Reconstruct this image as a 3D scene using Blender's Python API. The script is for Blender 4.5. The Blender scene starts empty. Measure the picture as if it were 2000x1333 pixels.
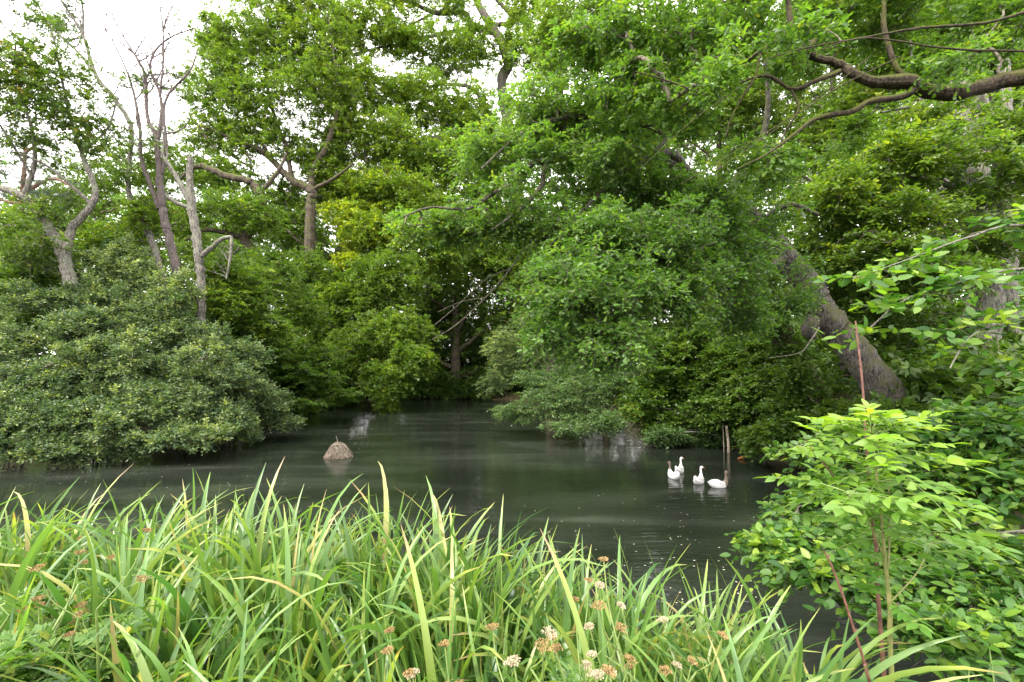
import bpy, math
import numpy as np

# ------------------------------------------------------------------ camera
scene = bpy.context.scene
LENS, PITCH, CAM_H = 16.0, math.radians(3.44), 3.0
cam_data = bpy.data.cameras.new("camera")
cam_data.lens = LENS
cam_data.sensor_width = 36.0
cam_data.clip_start = 0.05
cam_data.clip_end = 2000.0
cam = bpy.data.objects.new("camera", cam_data)
cam.location = (0, 0, CAM_H)
cam.rotation_euler = (math.pi / 2 + PITCH, 0, 0)
scene.collection.objects.link(cam)
scene.camera = cam

# ------------------------------------------------------------------ daylight
SUN_ELEV, SUN_AZ = math.radians(50), math.radians(222)     # azimuth clockwise from +Y (north)
world = bpy.data.worlds.new("World")
scene.world = world
world.use_nodes = True
wn = world.node_tree
wn.nodes.clear()
w_out = wn.nodes.new("ShaderNodeOutputWorld")
w_bg = wn.nodes.new("ShaderNodeBackground")
w_bg.inputs["Strength"].default_value = 0.15
w_sky = wn.nodes.new("ShaderNodeTexSky")
w_sky.sky_type = 'NISHITA'
w_sky.sun_disc = False
w_sky.sun_elevation = SUN_ELEV
w_sky.sun_rotation = SUN_AZ
w_sky.dust_density = 3.0
w_mix = wn.nodes.new("ShaderNodeMix")
w_mix.data_type = 'RGBA'
w_mix.inputs[0].default_value = 0.86                        # thin bright cloud over the whole sky
w_mix.inputs[7].default_value = (9.6, 9.2, 9.0, 1)
wn.links.new(w_sky.outputs[0], w_mix.inputs[6])
wn.links.new(w_mix.outputs[2], w_bg.inputs["Color"])
wn.links.new(w_bg.outputs[0], w_out.inputs["Surface"])

sun_data = bpy.data.lights.new("sun", 'SUN')
sun_data.energy = 1.8
sun_data.angle = math.radians(10)
sun_data.color = (1.0, 0.94, 0.84)
sun = bpy.data.objects.new("sun", sun_data)
sun.rotation_euler = (math.pi / 2 - SUN_ELEV, 0, math.pi - SUN_AZ)
scene.collection.objects.link(sun)

scene.view_settings.view_transform = 'Standard'
scene.view_settings.look = 'None'
scene.view_settings.exposure = 2.05
scene.view_settings.gamma = 1.0
scene.cycles.max_bounces = 12
scene.cycles.diffuse_bounces = 7
scene.cycles.transmission_bounces = 8
scene.cycles.glossy_bounces = 3

# ------------------------------------------------------------------ helpers
COL = scene.collection
RNG = np.random.default_rng(11)
FPX = LENS / 36.0 * 2000.0
UP = np.array([0.0, 0.0, 1.0])


def W(px, py, Y):
    """World point at distance Y along the view's ground direction for a place in the 2000 x 1333 photograph."""
    dx, dy = (px - 1000.0) / FPX, (666.5 - py) / FPX
    yw = math.cos(PITCH) - dy * math.sin(PITCH)
    zw = math.sin(PITCH) + dy * math.cos(PITCH)
    s = Y / yw
    return np.array([dx * s, Y, CAM_H + zw * s])


def norm(a):
    return a / np.maximum(np.linalg.norm(a, axis=-1, keepdims=True), 1e-9)


def smooth01(t):
    t = np.clip(t, 0, 1)
    return t * t * (3 - 2 * t)


def mesh_data(name, V, faces, mats, tint=None, smooth=False, mat_index=None):
    V = np.asarray(V, dtype=np.float32)
    faces = [np.asarray(f, dtype=np.int32) for f in faces if len(f)]
    me = bpy.data.meshes.new(name)
    me.vertices.add(len(V))
    me.vertices.foreach_set("co", V.ravel())
    loops = np.concatenate([f.ravel() for f in faces])
    tot = np.concatenate([np.full(len(f), f.shape[1], dtype=np.int32) for f in faces])
    start = np.concatenate([[0], np.cumsum(tot)[:-1]]).astype(np.int32)
    me.loops.add(len(loops))
    me.loops.foreach_set("vertex_index", loops)
    me.polygons.add(len(tot))
    me.polygons.foreach_set("loop_start", start)
    if smooth:
        me.polygons.foreach_set("use_smooth", np.ones(len(tot), dtype=bool))
    for m in (mats if isinstance(mats, (list, tuple)) else [mats]):
        me.materials.append(m)
    if mat_index is not None:
        me.polygons.foreach_set("material_index", np.asarray(mat_index, dtype=np.int32))
    if tint is not None:
        at = me.attributes.new("tint", 'FLOAT', 'POINT')
        at.data.foreach_set("value", np.asarray(tint, dtype=np.float32))
    me.update(calc_edges=True)
    return me


def link(name, me, parent=None, loc=None):
    o = bpy.data.objects.new(name, me)
    COL.objects.link(o)
    if parent is not None:
        o.parent = parent
        if loc is None:                       # vertices were given in world space
            o.location = [-c for c in parent.location]
    if loc is not None:
        o.location = loc
    return o


def tag(o, label, category, group=None, kind=None):
    o["label"] = label
    o["category"] = category
    if group:
        o["group"] = group
    if kind:
        o["kind"] = kind
    return o


def empty(name, loc, label, category, group=None):
    o = bpy.data.objects.new(name, None)
    o.empty_display_size = 0.2
    o.location = [float(c) for c in loc]
    COL.objects.link(o)
    return tag(o, label, category, group)


def copy_thing(root, loc, rotz, scale, label=None):
    c = root.copy()
    c.location = [float(v) for v in loc]
    c.rotation_euler = (0, 0, rotz)
    c.scale = (scale, scale, scale)
    if label:
        c["label"] = label
    COL.objects.link(c)
    for ch in root.children:
        d = ch.copy()
        d.parent = c
        COL.objects.link(d)
    return c


def tubes(P, R, sides=5, cap=True):
    """P (T,N,3) centre lines, R (T,N) radii -> verts, faces of T separate tubes."""
    P = np.asarray(P, float)
    R = np.asarray(R, float)
    T, N, _ = P.shape
    tan = norm(np.gradient(P, axis=1))
    mean = norm(tan.mean(axis=1))
    ref = np.where(np.abs(mean[:, 2:3]) > 0.8, np.array([[1.0, 0, 0]]), np.array([[0, 0, 1.0]]))
    u = norm(np.cross(tan, ref[:, None, :]))
    v = np.cross(tan, u)
    a = np.arange(sides) / sides * 2 * np.pi
    ring = u[:, :, None, :] * np.cos(a)[None, None, :, None] + v[:, :, None, :] * np.sin(a)[None, None, :, None]
    V = P[:, :, None, :] + ring * R[:, :, None, None]
    idx = np.arange(T * N * sides).reshape(T, N, sides)
    j = (np.arange(sides) + 1) % sides
    q = np.stack([idx[:, :-1, :], idx[:, :-1, j], idx[:, 1:, j], idx[:, 1:, :]], axis=-1).reshape(-1, 4)
    return V.reshape(-1, 3), q


def spline(pts, n):
    """Catmull-Rom through the rows of pts (any number of columns), n samples."""
    p = np.asarray(pts, float)
    p = np.vstack([2 * p[0] - p[1], p, 2 * p[-1] - p[-2]])
    segs = len(p) - 3
    t = np.linspace(0, segs - 1e-6, n)
    i = t.astype(int)
    f = (t - i)[:, None]
    a, b, c, d = p[i], p[i + 1], p[i + 2], p[i + 3]
    return 0.5 * (2 * b + (c - a) * f + (2 * a - 5 * b + 4 * c - d) * f ** 2 + (3 * b - a - 3 * c + d) * f ** 3)


class Bag:
    """Collects pieces that become ONE mesh."""
    def __init__(self):
        self.v, self.f, self.t, self.n = [], [], [], 0

    def add(self, V, faces, tint=None):
        self.v.append(np.asarray(V, float))
        for f in (faces if isinstance(faces, list) else [faces]):
            self.f.append(np.asarray(f) + self.n)
        self.t.append(np.full(len(V), 0.5) if tint is None else tint)
        self.n += len(V)

    def mesh(self, name, mat, smooth=False):
        by = {}
        for f in self.f:
            by.setdefault(f.shape[1], []).append(f)
        return mesh_data(name, np.vstack(self.v), [np.vstack(x) for x in by.values()], mat, np.concatenate(self.t), smooth)


# ------------------------------------------------------------------ leaf shapes
def leaf_shape(st):
    """st: rows (y, half width, z of midrib, z of edge); first and last rows are points."""
    V, tri, quad, rows = [], [], [], []
    for k, (y, w, zm, ze) in enumerate(st):
        if w == 0:
            rows.append((len(V),) * 3)
            V.append((0, y, zm))
        else:
            rows.append((len(V), len(V) + 1, len(V) + 2))
            V += [(-w, y, ze), (0, y, zm), (w, y, ze)]
    for a, b in zip(rows[:-1], rows[1:]):
        for s in (0, 1):
            f = []
            for i in (a[s], a[s + 1], b[s + 1], b[s]):
                if i not in f:
                    f.append(i)
            (tri if len(f) == 3 else quad).append(f)
    return np.array(V, float), [np.array(tri, int).reshape(-1, 3), np.array(quad, int).reshape(-1, 4)]


LEAF_KITE = (np.array([(0, 0, 0), (0.3, 0.5, 0.07), (0, 1, -0.04), (-0.3, 0.5, 0.07)], float), [np.array([[0, 1, 2, 3]])])
LEAF_BUNCH = (np.array([(0, 0, 0), (.3, .42, .1), (.22, .95, -.04), (-.06, .5, .08), (0, .05, .02), (.02, .45, .14), (-.3, 1, .02), (-.42, .5, .02)], float),
              [np.array([[0, 1, 2, 3], [4, 5, 6, 7]])])
LEAF_OVAL = leaf_shape([(0, 0, 0, 0), (.22, .2, -.02, .03), (.5, .27, -.03, .04), (.78, .17, -.04, 0), (1, 0, -.08, 0)])
LEAF_OAK = leaf_shape([(0, .02, 0, 0), (.14, .07, 0, .01), (.26, .19, 0, .05), (.36, .11, 0, .02), (.5, .27, -.01, .07), (.6, .15, -.02, .02), (.74, .3, -.03, .05), (.85, .17, -.04, 0), (.94, .16, -.06, -.02), (1, 0, -.08, 0)])
_st = [(0, 0, 0, 0)]
for _k in range(1, 12):
    _y = _k / 12
    _w = 0.30 * (math.sin(math.pi * _y ** 0.85)) ** 0.75 * (1 - 0.12 * _y) * (1.0 if _k % 2 else 0.93)
    _st.append((_y, _w, -0.10 * _y * _y + (0.012 if _k % 2 else -0.012), -0.10 * _y * _y + 0.05 * _w / .3 + (0.03 if _k % 2 else -0.012)))
LEAF_PLEAT = leaf_shape(_st + [(1.0, 0, -0.12, 0)])
LEAF_ASH = leaf_shape([(0, 0, 0, 0), (.12, .10, -.005, .015), (.3, .19, -.01, .035), (.5, .205, -.03, .02), (.7, .15, -.07, -.03), (.87, .07, -.12, -.1), (1, 0, -.17, 0)])


def scatter(shape, pos, d, nrm, length, width, tint):
    """One copy of shape at each pos; d = leaf axis, nrm ~ upper side."""
    T, F = shape
    d = norm(d)
    r = norm(np.cross(d, nrm))
    n = np.cross(r, d)
    L = np.broadcast_to(np.asarray(length, float), (len(pos),))[:, None, None]
    Wd = np.broadcast_to(np.asarray(width, float), (len(pos),))[:, None, None]
    V = pos[:, None, :] + r[:, None, :] * T[None, :, 0:1] * L * Wd + d[:, None, :] * T[None, :, 1:2] * L + n[:, None, :] * T[None, :, 2:3] * L
    k = len(T)
    off = (np.arange(len(pos)) * k)[:, None, None]
    faces = [(f[None] + off).reshape(-1, f.shape[1]) for f in F if len(f)]
    return V.reshape(-1, 3), faces, np.repeat(tint, k)


# ------------------------------------------------------------------ materials
def new_mat(name):
    m = bpy.data.materials.new(name)
    m.use_nodes = True
    nt = m.node_tree
    nt.nodes.clear()
    out = nt.nodes.new("ShaderNodeOutputMaterial")
    return m, nt, out


def ramp_node(nt, cols):
    r = nt.nodes.new("ShaderNodeValToRGB")
    el = r.color_ramp.elements
    while len(el) < len(cols):
        el.new(0.5)
    for e, (p, c) in zip(el, cols):
        e.position = p
        e.color = (*c, 1)
    return r


def leaf_mat(name, dark, mid, light, fresh=None, trans=0.4, rough=0.42, spec=0.35, dead=None):
    m, nt, out = new_mat(name)
    at = nt.nodes.new("ShaderNodeAttribute")
    at.attribute_name = "tint"
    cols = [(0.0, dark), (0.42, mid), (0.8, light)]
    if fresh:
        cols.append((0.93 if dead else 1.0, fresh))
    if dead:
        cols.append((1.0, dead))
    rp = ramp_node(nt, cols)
    nt.links.new(at.outputs["Fac"], rp.inputs[0])
    geo = nt.nodes.new("ShaderNodeTexNoise")
    geo.inputs["Scale"].default_value = 2.1
    geo.inputs["Detail"].default_value = 1.0
    tc = nt.nodes.new("ShaderNodeTexCoord")
    nt.links.new(tc.outputs["Object"], geo.inputs["Vector"])
    hsv = nt.nodes.new("ShaderNodeHueSaturation")
    mr = nt.nodes.new("ShaderNodeMapRange")
    mr.inputs["From Min"].default_value = 0.25
    mr.inputs["From Max"].default_value = 0.75
    mr.inputs["To Min"].default_value = 0.8
    mr.inputs["To Max"].default_value = 1.2
    nt.links.new(geo.outputs["Fac"], mr.inputs["Value"])
    nt.links.new(mr.outputs[0], hsv.inputs["Value"])
    nt.links.new(rp.outputs[0], hsv.inputs["Color"])
    p = nt.nodes.new("ShaderNodeBsdfPrincipled")
    p.inputs["Roughness"].default_value = rough
    p.inputs["Specular IOR Level"].default_value = spec
    nt.links.new(hsv.outputs[0], p.inputs["Base Color"])
    tr = nt.nodes.new("ShaderNodeBsdfTranslucent")
    tm = nt.nodes.new("ShaderNodeMix")
    tm.data_type = 'RGBA'
    tm.blend_type = 'MULTIPLY'
    tm.inputs[0].default_value = 1.0
    tm.inputs[7].default_value = (2.1, 2.25, 0.65, 1)
    nt.links.new(hsv.outputs[0], tm.inputs[6])
    nt.links.new(tm.outputs[2], tr.inputs["Color"])
    mx = nt.nodes.new("ShaderNodeMixShader")
    mx.inputs[0].default_value = trans
    nt.links.new(p.outputs[0], mx.inputs[1])
    nt.links.new(tr.outputs[0], mx.inputs[2])
    nt.links.new(mx.outputs[0], out.inputs["Surface"])
    return m


def bark_mat(name, dark, light, moss=None, scale=6.0, moss_amount=0.5, stretch=0.25):
    m, nt, out = new_mat(name)
    tc = nt.nodes.new("ShaderNodeTexCoord")
    mp = nt.nodes.new("ShaderNodeMapping")
    mp.inputs["Scale"].default_value = (1, 1, stretch)
    nt.links.new(tc.outputs["Object"], mp.inputs["Vector"])
    n1 = nt.nodes.new("ShaderNodeTexNoise")
    n1.inputs["Scale"].default_value = scale * 4
    n1.inputs["Detail"].default_value = 6
    n1.inputs["Roughness"].default_value = 0.7
    nt.links.new(mp.outputs[0], n1.inputs["Vector"])
    rp = ramp_node(nt, [(0.40, dark), (0.62, light)])
    nt.links.new(n1.outputs["Fac"], rp.inputs[0])
    col = rp.outputs[0]
    if moss:
        n2 = nt.nodes.new("ShaderNodeTexNoise")
        n2.inputs["Scale"].default_value = scale * 0.6
        n2.inputs["Detail"].default_value = 5
        nt.links.new(tc.outputs["Object"], n2.inputs["Vector"])
        geo = nt.nodes.new("ShaderNodeNewGeometry")
        sep = nt.nodes.new("ShaderNodeSeparateXYZ")
        nt.links.new(geo.outputs["Normal"], sep.inputs[0])
        ad = nt.nodes.new("ShaderNodeMath")
        ad.operation = 'MULTIPLY_ADD'
        ad.inputs[1].default_value = 0.22
        nt.links.new(sep.outputs["Z"], ad.inputs[0])
        nt.links.new(n2.outputs["Fac"], ad.inputs[2])
        mr = ramp_node(nt, [(0.72 - 0.4 * moss_amount, (0, 0, 0)), (0.84 - 0.4 * moss_amount, (1, 1, 1))])
        nt.links.new(ad.outputs[0], mr.inputs[0])
        mx = nt.nodes.new("ShaderNodeMix")
        mx.data_type = 'RGBA'
        mx.inputs[7].default_value = (*moss, 1)
        nt.links.new(mr.outputs[0], mx.inputs[0])
        nt.links.new(rp.outputs[0], mx.inputs[6])
        col = mx.outputs[2]
    p = nt.nodes.new("ShaderNodeBsdfPrincipled")
    p.inputs["Roughness"].default_value = 0.85
    p.inputs["Specular IOR Level"].default_value = 0.2
    nt.links.new(col, p.inputs["Base Color"])
    b = nt.nodes.new("ShaderNodeBump")
    b.inputs["Strength"].default_value = 0.9
    b.inputs["Distance"].default_value = 0.06
    nt.links.new(n1.outputs["Fac"], b.inputs["Height"])
    nt.links.new(b.outputs[0], p.inputs["Normal"])
    nt.links.new(p.outputs[0], out.inputs["Surface"])
    return m


def plain_mat(name, a, b, scale=20.0, rough=0.7, spec=0.3, bump=0.3):
    m, nt, out = new_mat(name)
    tc = nt.nodes.new("ShaderNodeTexCoord")
    n1 = nt.nodes.new("ShaderNodeTexNoise")
    n1.inputs["Scale"].default_value = scale
    n1.inputs["Detail"].default_value = 4
    nt.links.new(tc.outputs["Object"], n1.inputs["Vector"])
    rp = ramp_node(nt, [(0.35, a), (0.65, b)])
    nt.links.new(n1.outputs["Fac"], rp.inputs[0])
    p = nt.nodes.new("ShaderNodeBsdfPrincipled")
    p.inputs["Roughness"].default_value = rough
    p.inputs["Specular IOR Level"].default_value = spec
    nt.links.new(rp.outputs[0], p.inputs["Base Color"])
    if bump:
        bm = nt.nodes.new("ShaderNodeBump")
        bm.inputs["Strength"].default_value = bump
        bm.inputs["Distance"].default_value = 0.02
        nt.links.new(n1.outputs["Fac"], bm.inputs["Height"])
        nt.links.new(bm.outputs[0], p.inputs["Normal"])
    nt.links.new(p.outputs[0], out.inputs["Surface"])
    return m


M = {}
M['oak'] = leaf_mat("oak_leaves", (.036, .074, .012), (.076, .136, .018), (.125, .185, .022), (.25, .29, .022))
M['oak_near'] = leaf_mat("near_oak_leaves", (.036, .084, .018), (.074, .148, .028), (.122, .195, .032), (.24, .28, .022), trans=0.42, rough=0.38)
M['wood'] = leaf_mat("woodland_leaves", (.03, .064, .012), (.064, .118, .018), (.115, .172, .024), (.2, .23, .02))
M['far'] = leaf_mat("far_leaves", (.035, .075, .018), (.065, .125, .025), (.1, .17, .03), (.2, .23, .03))
M['sallow'] = leaf_mat("sallow_leaves", (.03, .06, .024), (.07, .115, .046), (.145, .19, .085), (.24, .28, .08), trans=0.3, rough=0.45)
M['hawthorn'] = leaf_mat("hawthorn_leaves", (.03, .065, .022), (.06, .112, .035), (.1, .155, .05), (.18, .22, .05), trans=0.3)
M['hornbeam'] = leaf_mat("hornbeam_leaves", (.02, .062, .012), (.046, .115, .018), (.115, .195, .026), (.19, .27, .03), trans=0.38, rough=0.45, spec=0.4)
M['ash'] = leaf_mat("ash_leaves", (.06, .15, .022), (.115, .215, .034), (.17, .26, .034), (.27, .32, .035), trans=0.4, rough=0.42, spec=0.4)
M['pine'] = leaf_mat("pine_needles", (.03, .05, .035), (.055, .085, .06), (.09, .12, .08), None, trans=0.15)
M['alder'] = leaf_mat("alder_leaves", (.03, .06, .012), (.06, .105, .018), (.1, .15, .02), (.30, .17, .03))
M['iris'] = leaf_mat("iris_leaves", (.042, .105, .028), (.10, .185, .042), (.19, .255, .06), (.28, .31, .08), trans=0.3, rough=0.36, spec=0.45, dead=(.24, .17, .09))
M['herb'] = leaf_mat("herb_leaves", (.035, .09, .018), (.07, .15, .025), (.12, .2, .035), (.28, .27, .03), trans=0.35)
M['nettle'] = leaf_mat("nettle_leaves", (.03, .1, .012), (.06, .16, .018), (.1, .21, .025), None, trans=0.35)
M['bark_oak'] = bark_mat("oak_bark", (.028, .022, .016), (.11, .09, .065), (.06, .07, .018), 5, 0.42)
M['bark_moss'] = bark_mat("mossy_bark", (.016, .012, .008), (.075, .058, .038), (.06, .064, .015), 6, 0.6)
M['bark_lean'] = bark_mat("grey_brown_bark", (.03, .027, .023), (.145, .132, .114), (.075, .076, .036), 6, 0.55)
M['bark_grey'] = bark_mat("grey_lichen_bark", (.045, .04, .033), (.23, .215, .185), (.16, .17, .12), 7, 0.45)
M['bark_dead'] = bark_mat("dead_wood_bark", (.06, .05, .046), (.16, .13, .12), None, 7)
M['bark_pine'] = bark_mat("pine_bark", (.08, .05, .035), (.2, .12, .08), None, 6)
M['twig'] = plain_mat("twig_bark", (.05, .042, .032), (.17, .15, .115), 30, 0.8, 0.2, 0)
M['twig_pale'] = plain_mat("pale_twig_bark", (.16, .15, .11), (.3, .28, .22), 30, 0.8, 0.2, 0)
M['red_stem'] = plain_mat("red_brown_stem", (.075, .032, .022), (.15, .07, .05), 40, 0.55, 0.4, 0.2)
M['ash_stem'] = plain_mat("ash_stem_bark", (.11, .13, .035), (.2, .19, .075), 30, 0.55, 0.35, 0.2)
M['herb_stem'] = plain_mat("herb_stem", (.09, .15, .035), (.16, .21, .06), 30, 0.5, 0.35, 0)

# ------------------------------------------------------------------ the setting: ground and pond
POND = np.array([(-60, 4.6), (-6, 4.4), (-1.5, 4.0), (0.6, 3.5), (1.6, 3.0), (2.6, 2.6), (4.4, 2.9), (6.2, 4.6), (7.2, 7.5), (8.0, 11), (8.6, 14), (8.4, 16.6),
                 (7.6, 18.6), (7.0, 21), (6.4, 26), (4.6, 33), (1.5, 41), (-4, 45), (-10, 45.5), (-14, 40), (-13.6, 30), (-12.5, 24), (-12.2, 19.5), (-13.2, 17.0), (-17, 15.8), (-24, 15.2), (-60, 15.2)], float)


def pond_distance(P):
    """Signed distance to the pond's edge: positive on land."""
    a, b = POND, np.roll(POND, -1, axis=0)
    best = np.full(len(P), 1e9)
    inside = np.zeros(len(P), bool)
    for p, q in zip(a, b):
        e = q - p
        w = P - p
        t = np.clip((w @ e) / (e @ e), 0, 1)
        best = np.minimum(best, np.linalg.norm(w - t[:, None] * e, axis=1))
        cond = (p[1] > P[:, 1]) != (q[1] > P[:, 1])
        with np.errstate(divide='ignore', invalid='ignore'):
            xx = (q[0] - p[0]) * (P[:, 1] - p[1]) / (q[1] - p[1] if q[1] != p[1] else 1e-9) + p[0]
        inside ^= cond & (P[:, 0] < xx)
    return np.where(inside, -best, best)


def ground_z(X, Y):
    X = np.atleast_1d(np.asarray(X, float))
    Y = np.atleast_1d(np.asarray(Y, float))
    d = pond_distance(np.stack([X, Y], 1))
    right = smooth01((X - 4.5) / 3.5)
    near = 1 - smooth01((Y - 4.2) / 4.0)
    H = 0.75 + 1.2 * right * (1 - near) + 0.72 * near
    wid = 2.6 - 1.0 * near
    land = H * smooth01(d / wid) + 0.035 * np.sin(X * 1.7 + Y) * np.sin(Y * 2.3 - X * .6) * smooth01(d / 2) + 0.02
    return np.where(d > 0, land, np.maximum(-0.9, d * 0.8))


def axis(lo, hi, mid_lo, mid_hi, fine, n_out):
    mid = np.arange(mid_lo, mid_hi, fine)
    t = np.linspace(0, 1, n_out + 1)[1:] ** 2.2
    return np.concatenate([(mid_lo + (lo - mid_lo) * t)[::-1], mid, mid[-1] + (hi - mid[-1]) * t])


gx, gy = axis(-700, 700, -26, 18, .4, 16), axis(-60, 900, -2, 50, .4, 16)
GX, GY = np.meshgrid(gx, gy)
GZ = ground_z(GX.ravel(), GY.ravel())
idx = np.arange(GX.size).reshape(GX.shape)
quads = np.stack([idx[:-1, :-1], idx[:-1, 1:], idx[1:, 1:], idx[1:, :-1]], -1).reshape(-1, 4)
M['ground'] = plain_mat("leaf_litter_soil", (.022, .017, .011), (.06, .055, .025), 3.5, 0.95, 0.1, 0.6)
o = link("ground", mesh_data("ground", np.stack([GX.ravel(), GY.ravel(), GZ], 1), [quads], M['ground'], smooth=True))
o["kind"] = "structure"
o["label"] = "dark earth banks around the pond"

m, nt, out = new_mat("pond_water")
tc = nt.nodes.new("ShaderNodeTexCoord")


def wave(scale_xyz, scale, detail, distort=0.0):
    mp = nt.nodes.new("ShaderNodeMapping")
    mp.inputs["Scale"].default_value = scale_xyz
    nt.links.new(tc.outputs["Object"], mp.inputs["Vector"])
    n = nt.nodes.new("ShaderNodeTexNoise")
    n.inputs["Scale"].default_value = scale
    n.inputs["Detail"].default_value = detail
    n.inputs["Distortion"].default_value = distort
    nt.links.new(mp.outputs[0], n.inputs["Vector"])
    return n


wa = wave((0.45, 2.3, 1), 3.6, 2.0, 0.6)          # small wind ripples, crests across the view
wb = wave((0.25, 0.6, 1), 1.6, 1.0, 0.6)
wc = wave((0.12, 0.5, 1), 0.9, 3.0, 1.4)         # drifting scum and silt
s1 = nt.nodes.new("ShaderNodeMath"); s1.operation = 'MULTIPLY_ADD'; s1.inputs[1].default_value = 0.45
nt.links.new(wa.outputs["Fac"], s1.inputs[0]); nt.links.new(wb.outputs["Fac"], s1.inputs[2])
bp = nt.nodes.new("ShaderNodeBump"); bp.inputs["Strength"].default_value = 0.6; bp.inputs["Distance"].default_value = 0.03
nt.links.new(s1.outputs[0], bp.inputs["Height"])
rp = ramp_node(nt, [(0.35, (.007, .0092, .0065)), (0.58, (.0155, .019, .0145)), (0.72, (.033, .038, .029))])
nt.links.new(wc.outputs["Fac"], rp.inputs[0])
p = nt.nodes.new("ShaderNodeBsdfPrincipled")
nt.links.new(rp.outputs[0], p.inputs["Base Color"])
p.inputs["IOR"].default_value = 1.33
p.inputs["Specular IOR Level"].default_value = 0.5
p.inputs["Roughness"].default_value = 0.03
nt.links.new(bp.outputs[0], p.inputs["Normal"])
nt.links.new(p.outputs[0], out.inputs["Surface"])
M['water'] = m
wx, wy = np.meshgrid(np.linspace(-61, 10, 40), np.linspace(2.2, 46.5, 40))
wi = np.arange(1600).reshape(40, 40)
o = link("pond", mesh_data("pond", np.stack([wx.ravel(), wy.ravel(), np.zeros(1600)], 1), [np.stack([wi[:-1, :-1], wi[:-1, 1:], wi[1:, 1:], wi[1:, :-1]], -1).reshape(-1, 4)], m))
o["kind"] = "structure"
o["label"] = "dark murky pond water with fine ripples"

# ------------------------------------------------------------------ trees and shrubs
def limb_points(rows):
    """rows (px, py, Y, thickness in photograph pixels) -> world points and radii columns."""
    return np.array([np.append(W(x, y, Y), 0.5 * t * Y / FPX) for x, y, Y, t in rows])


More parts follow.
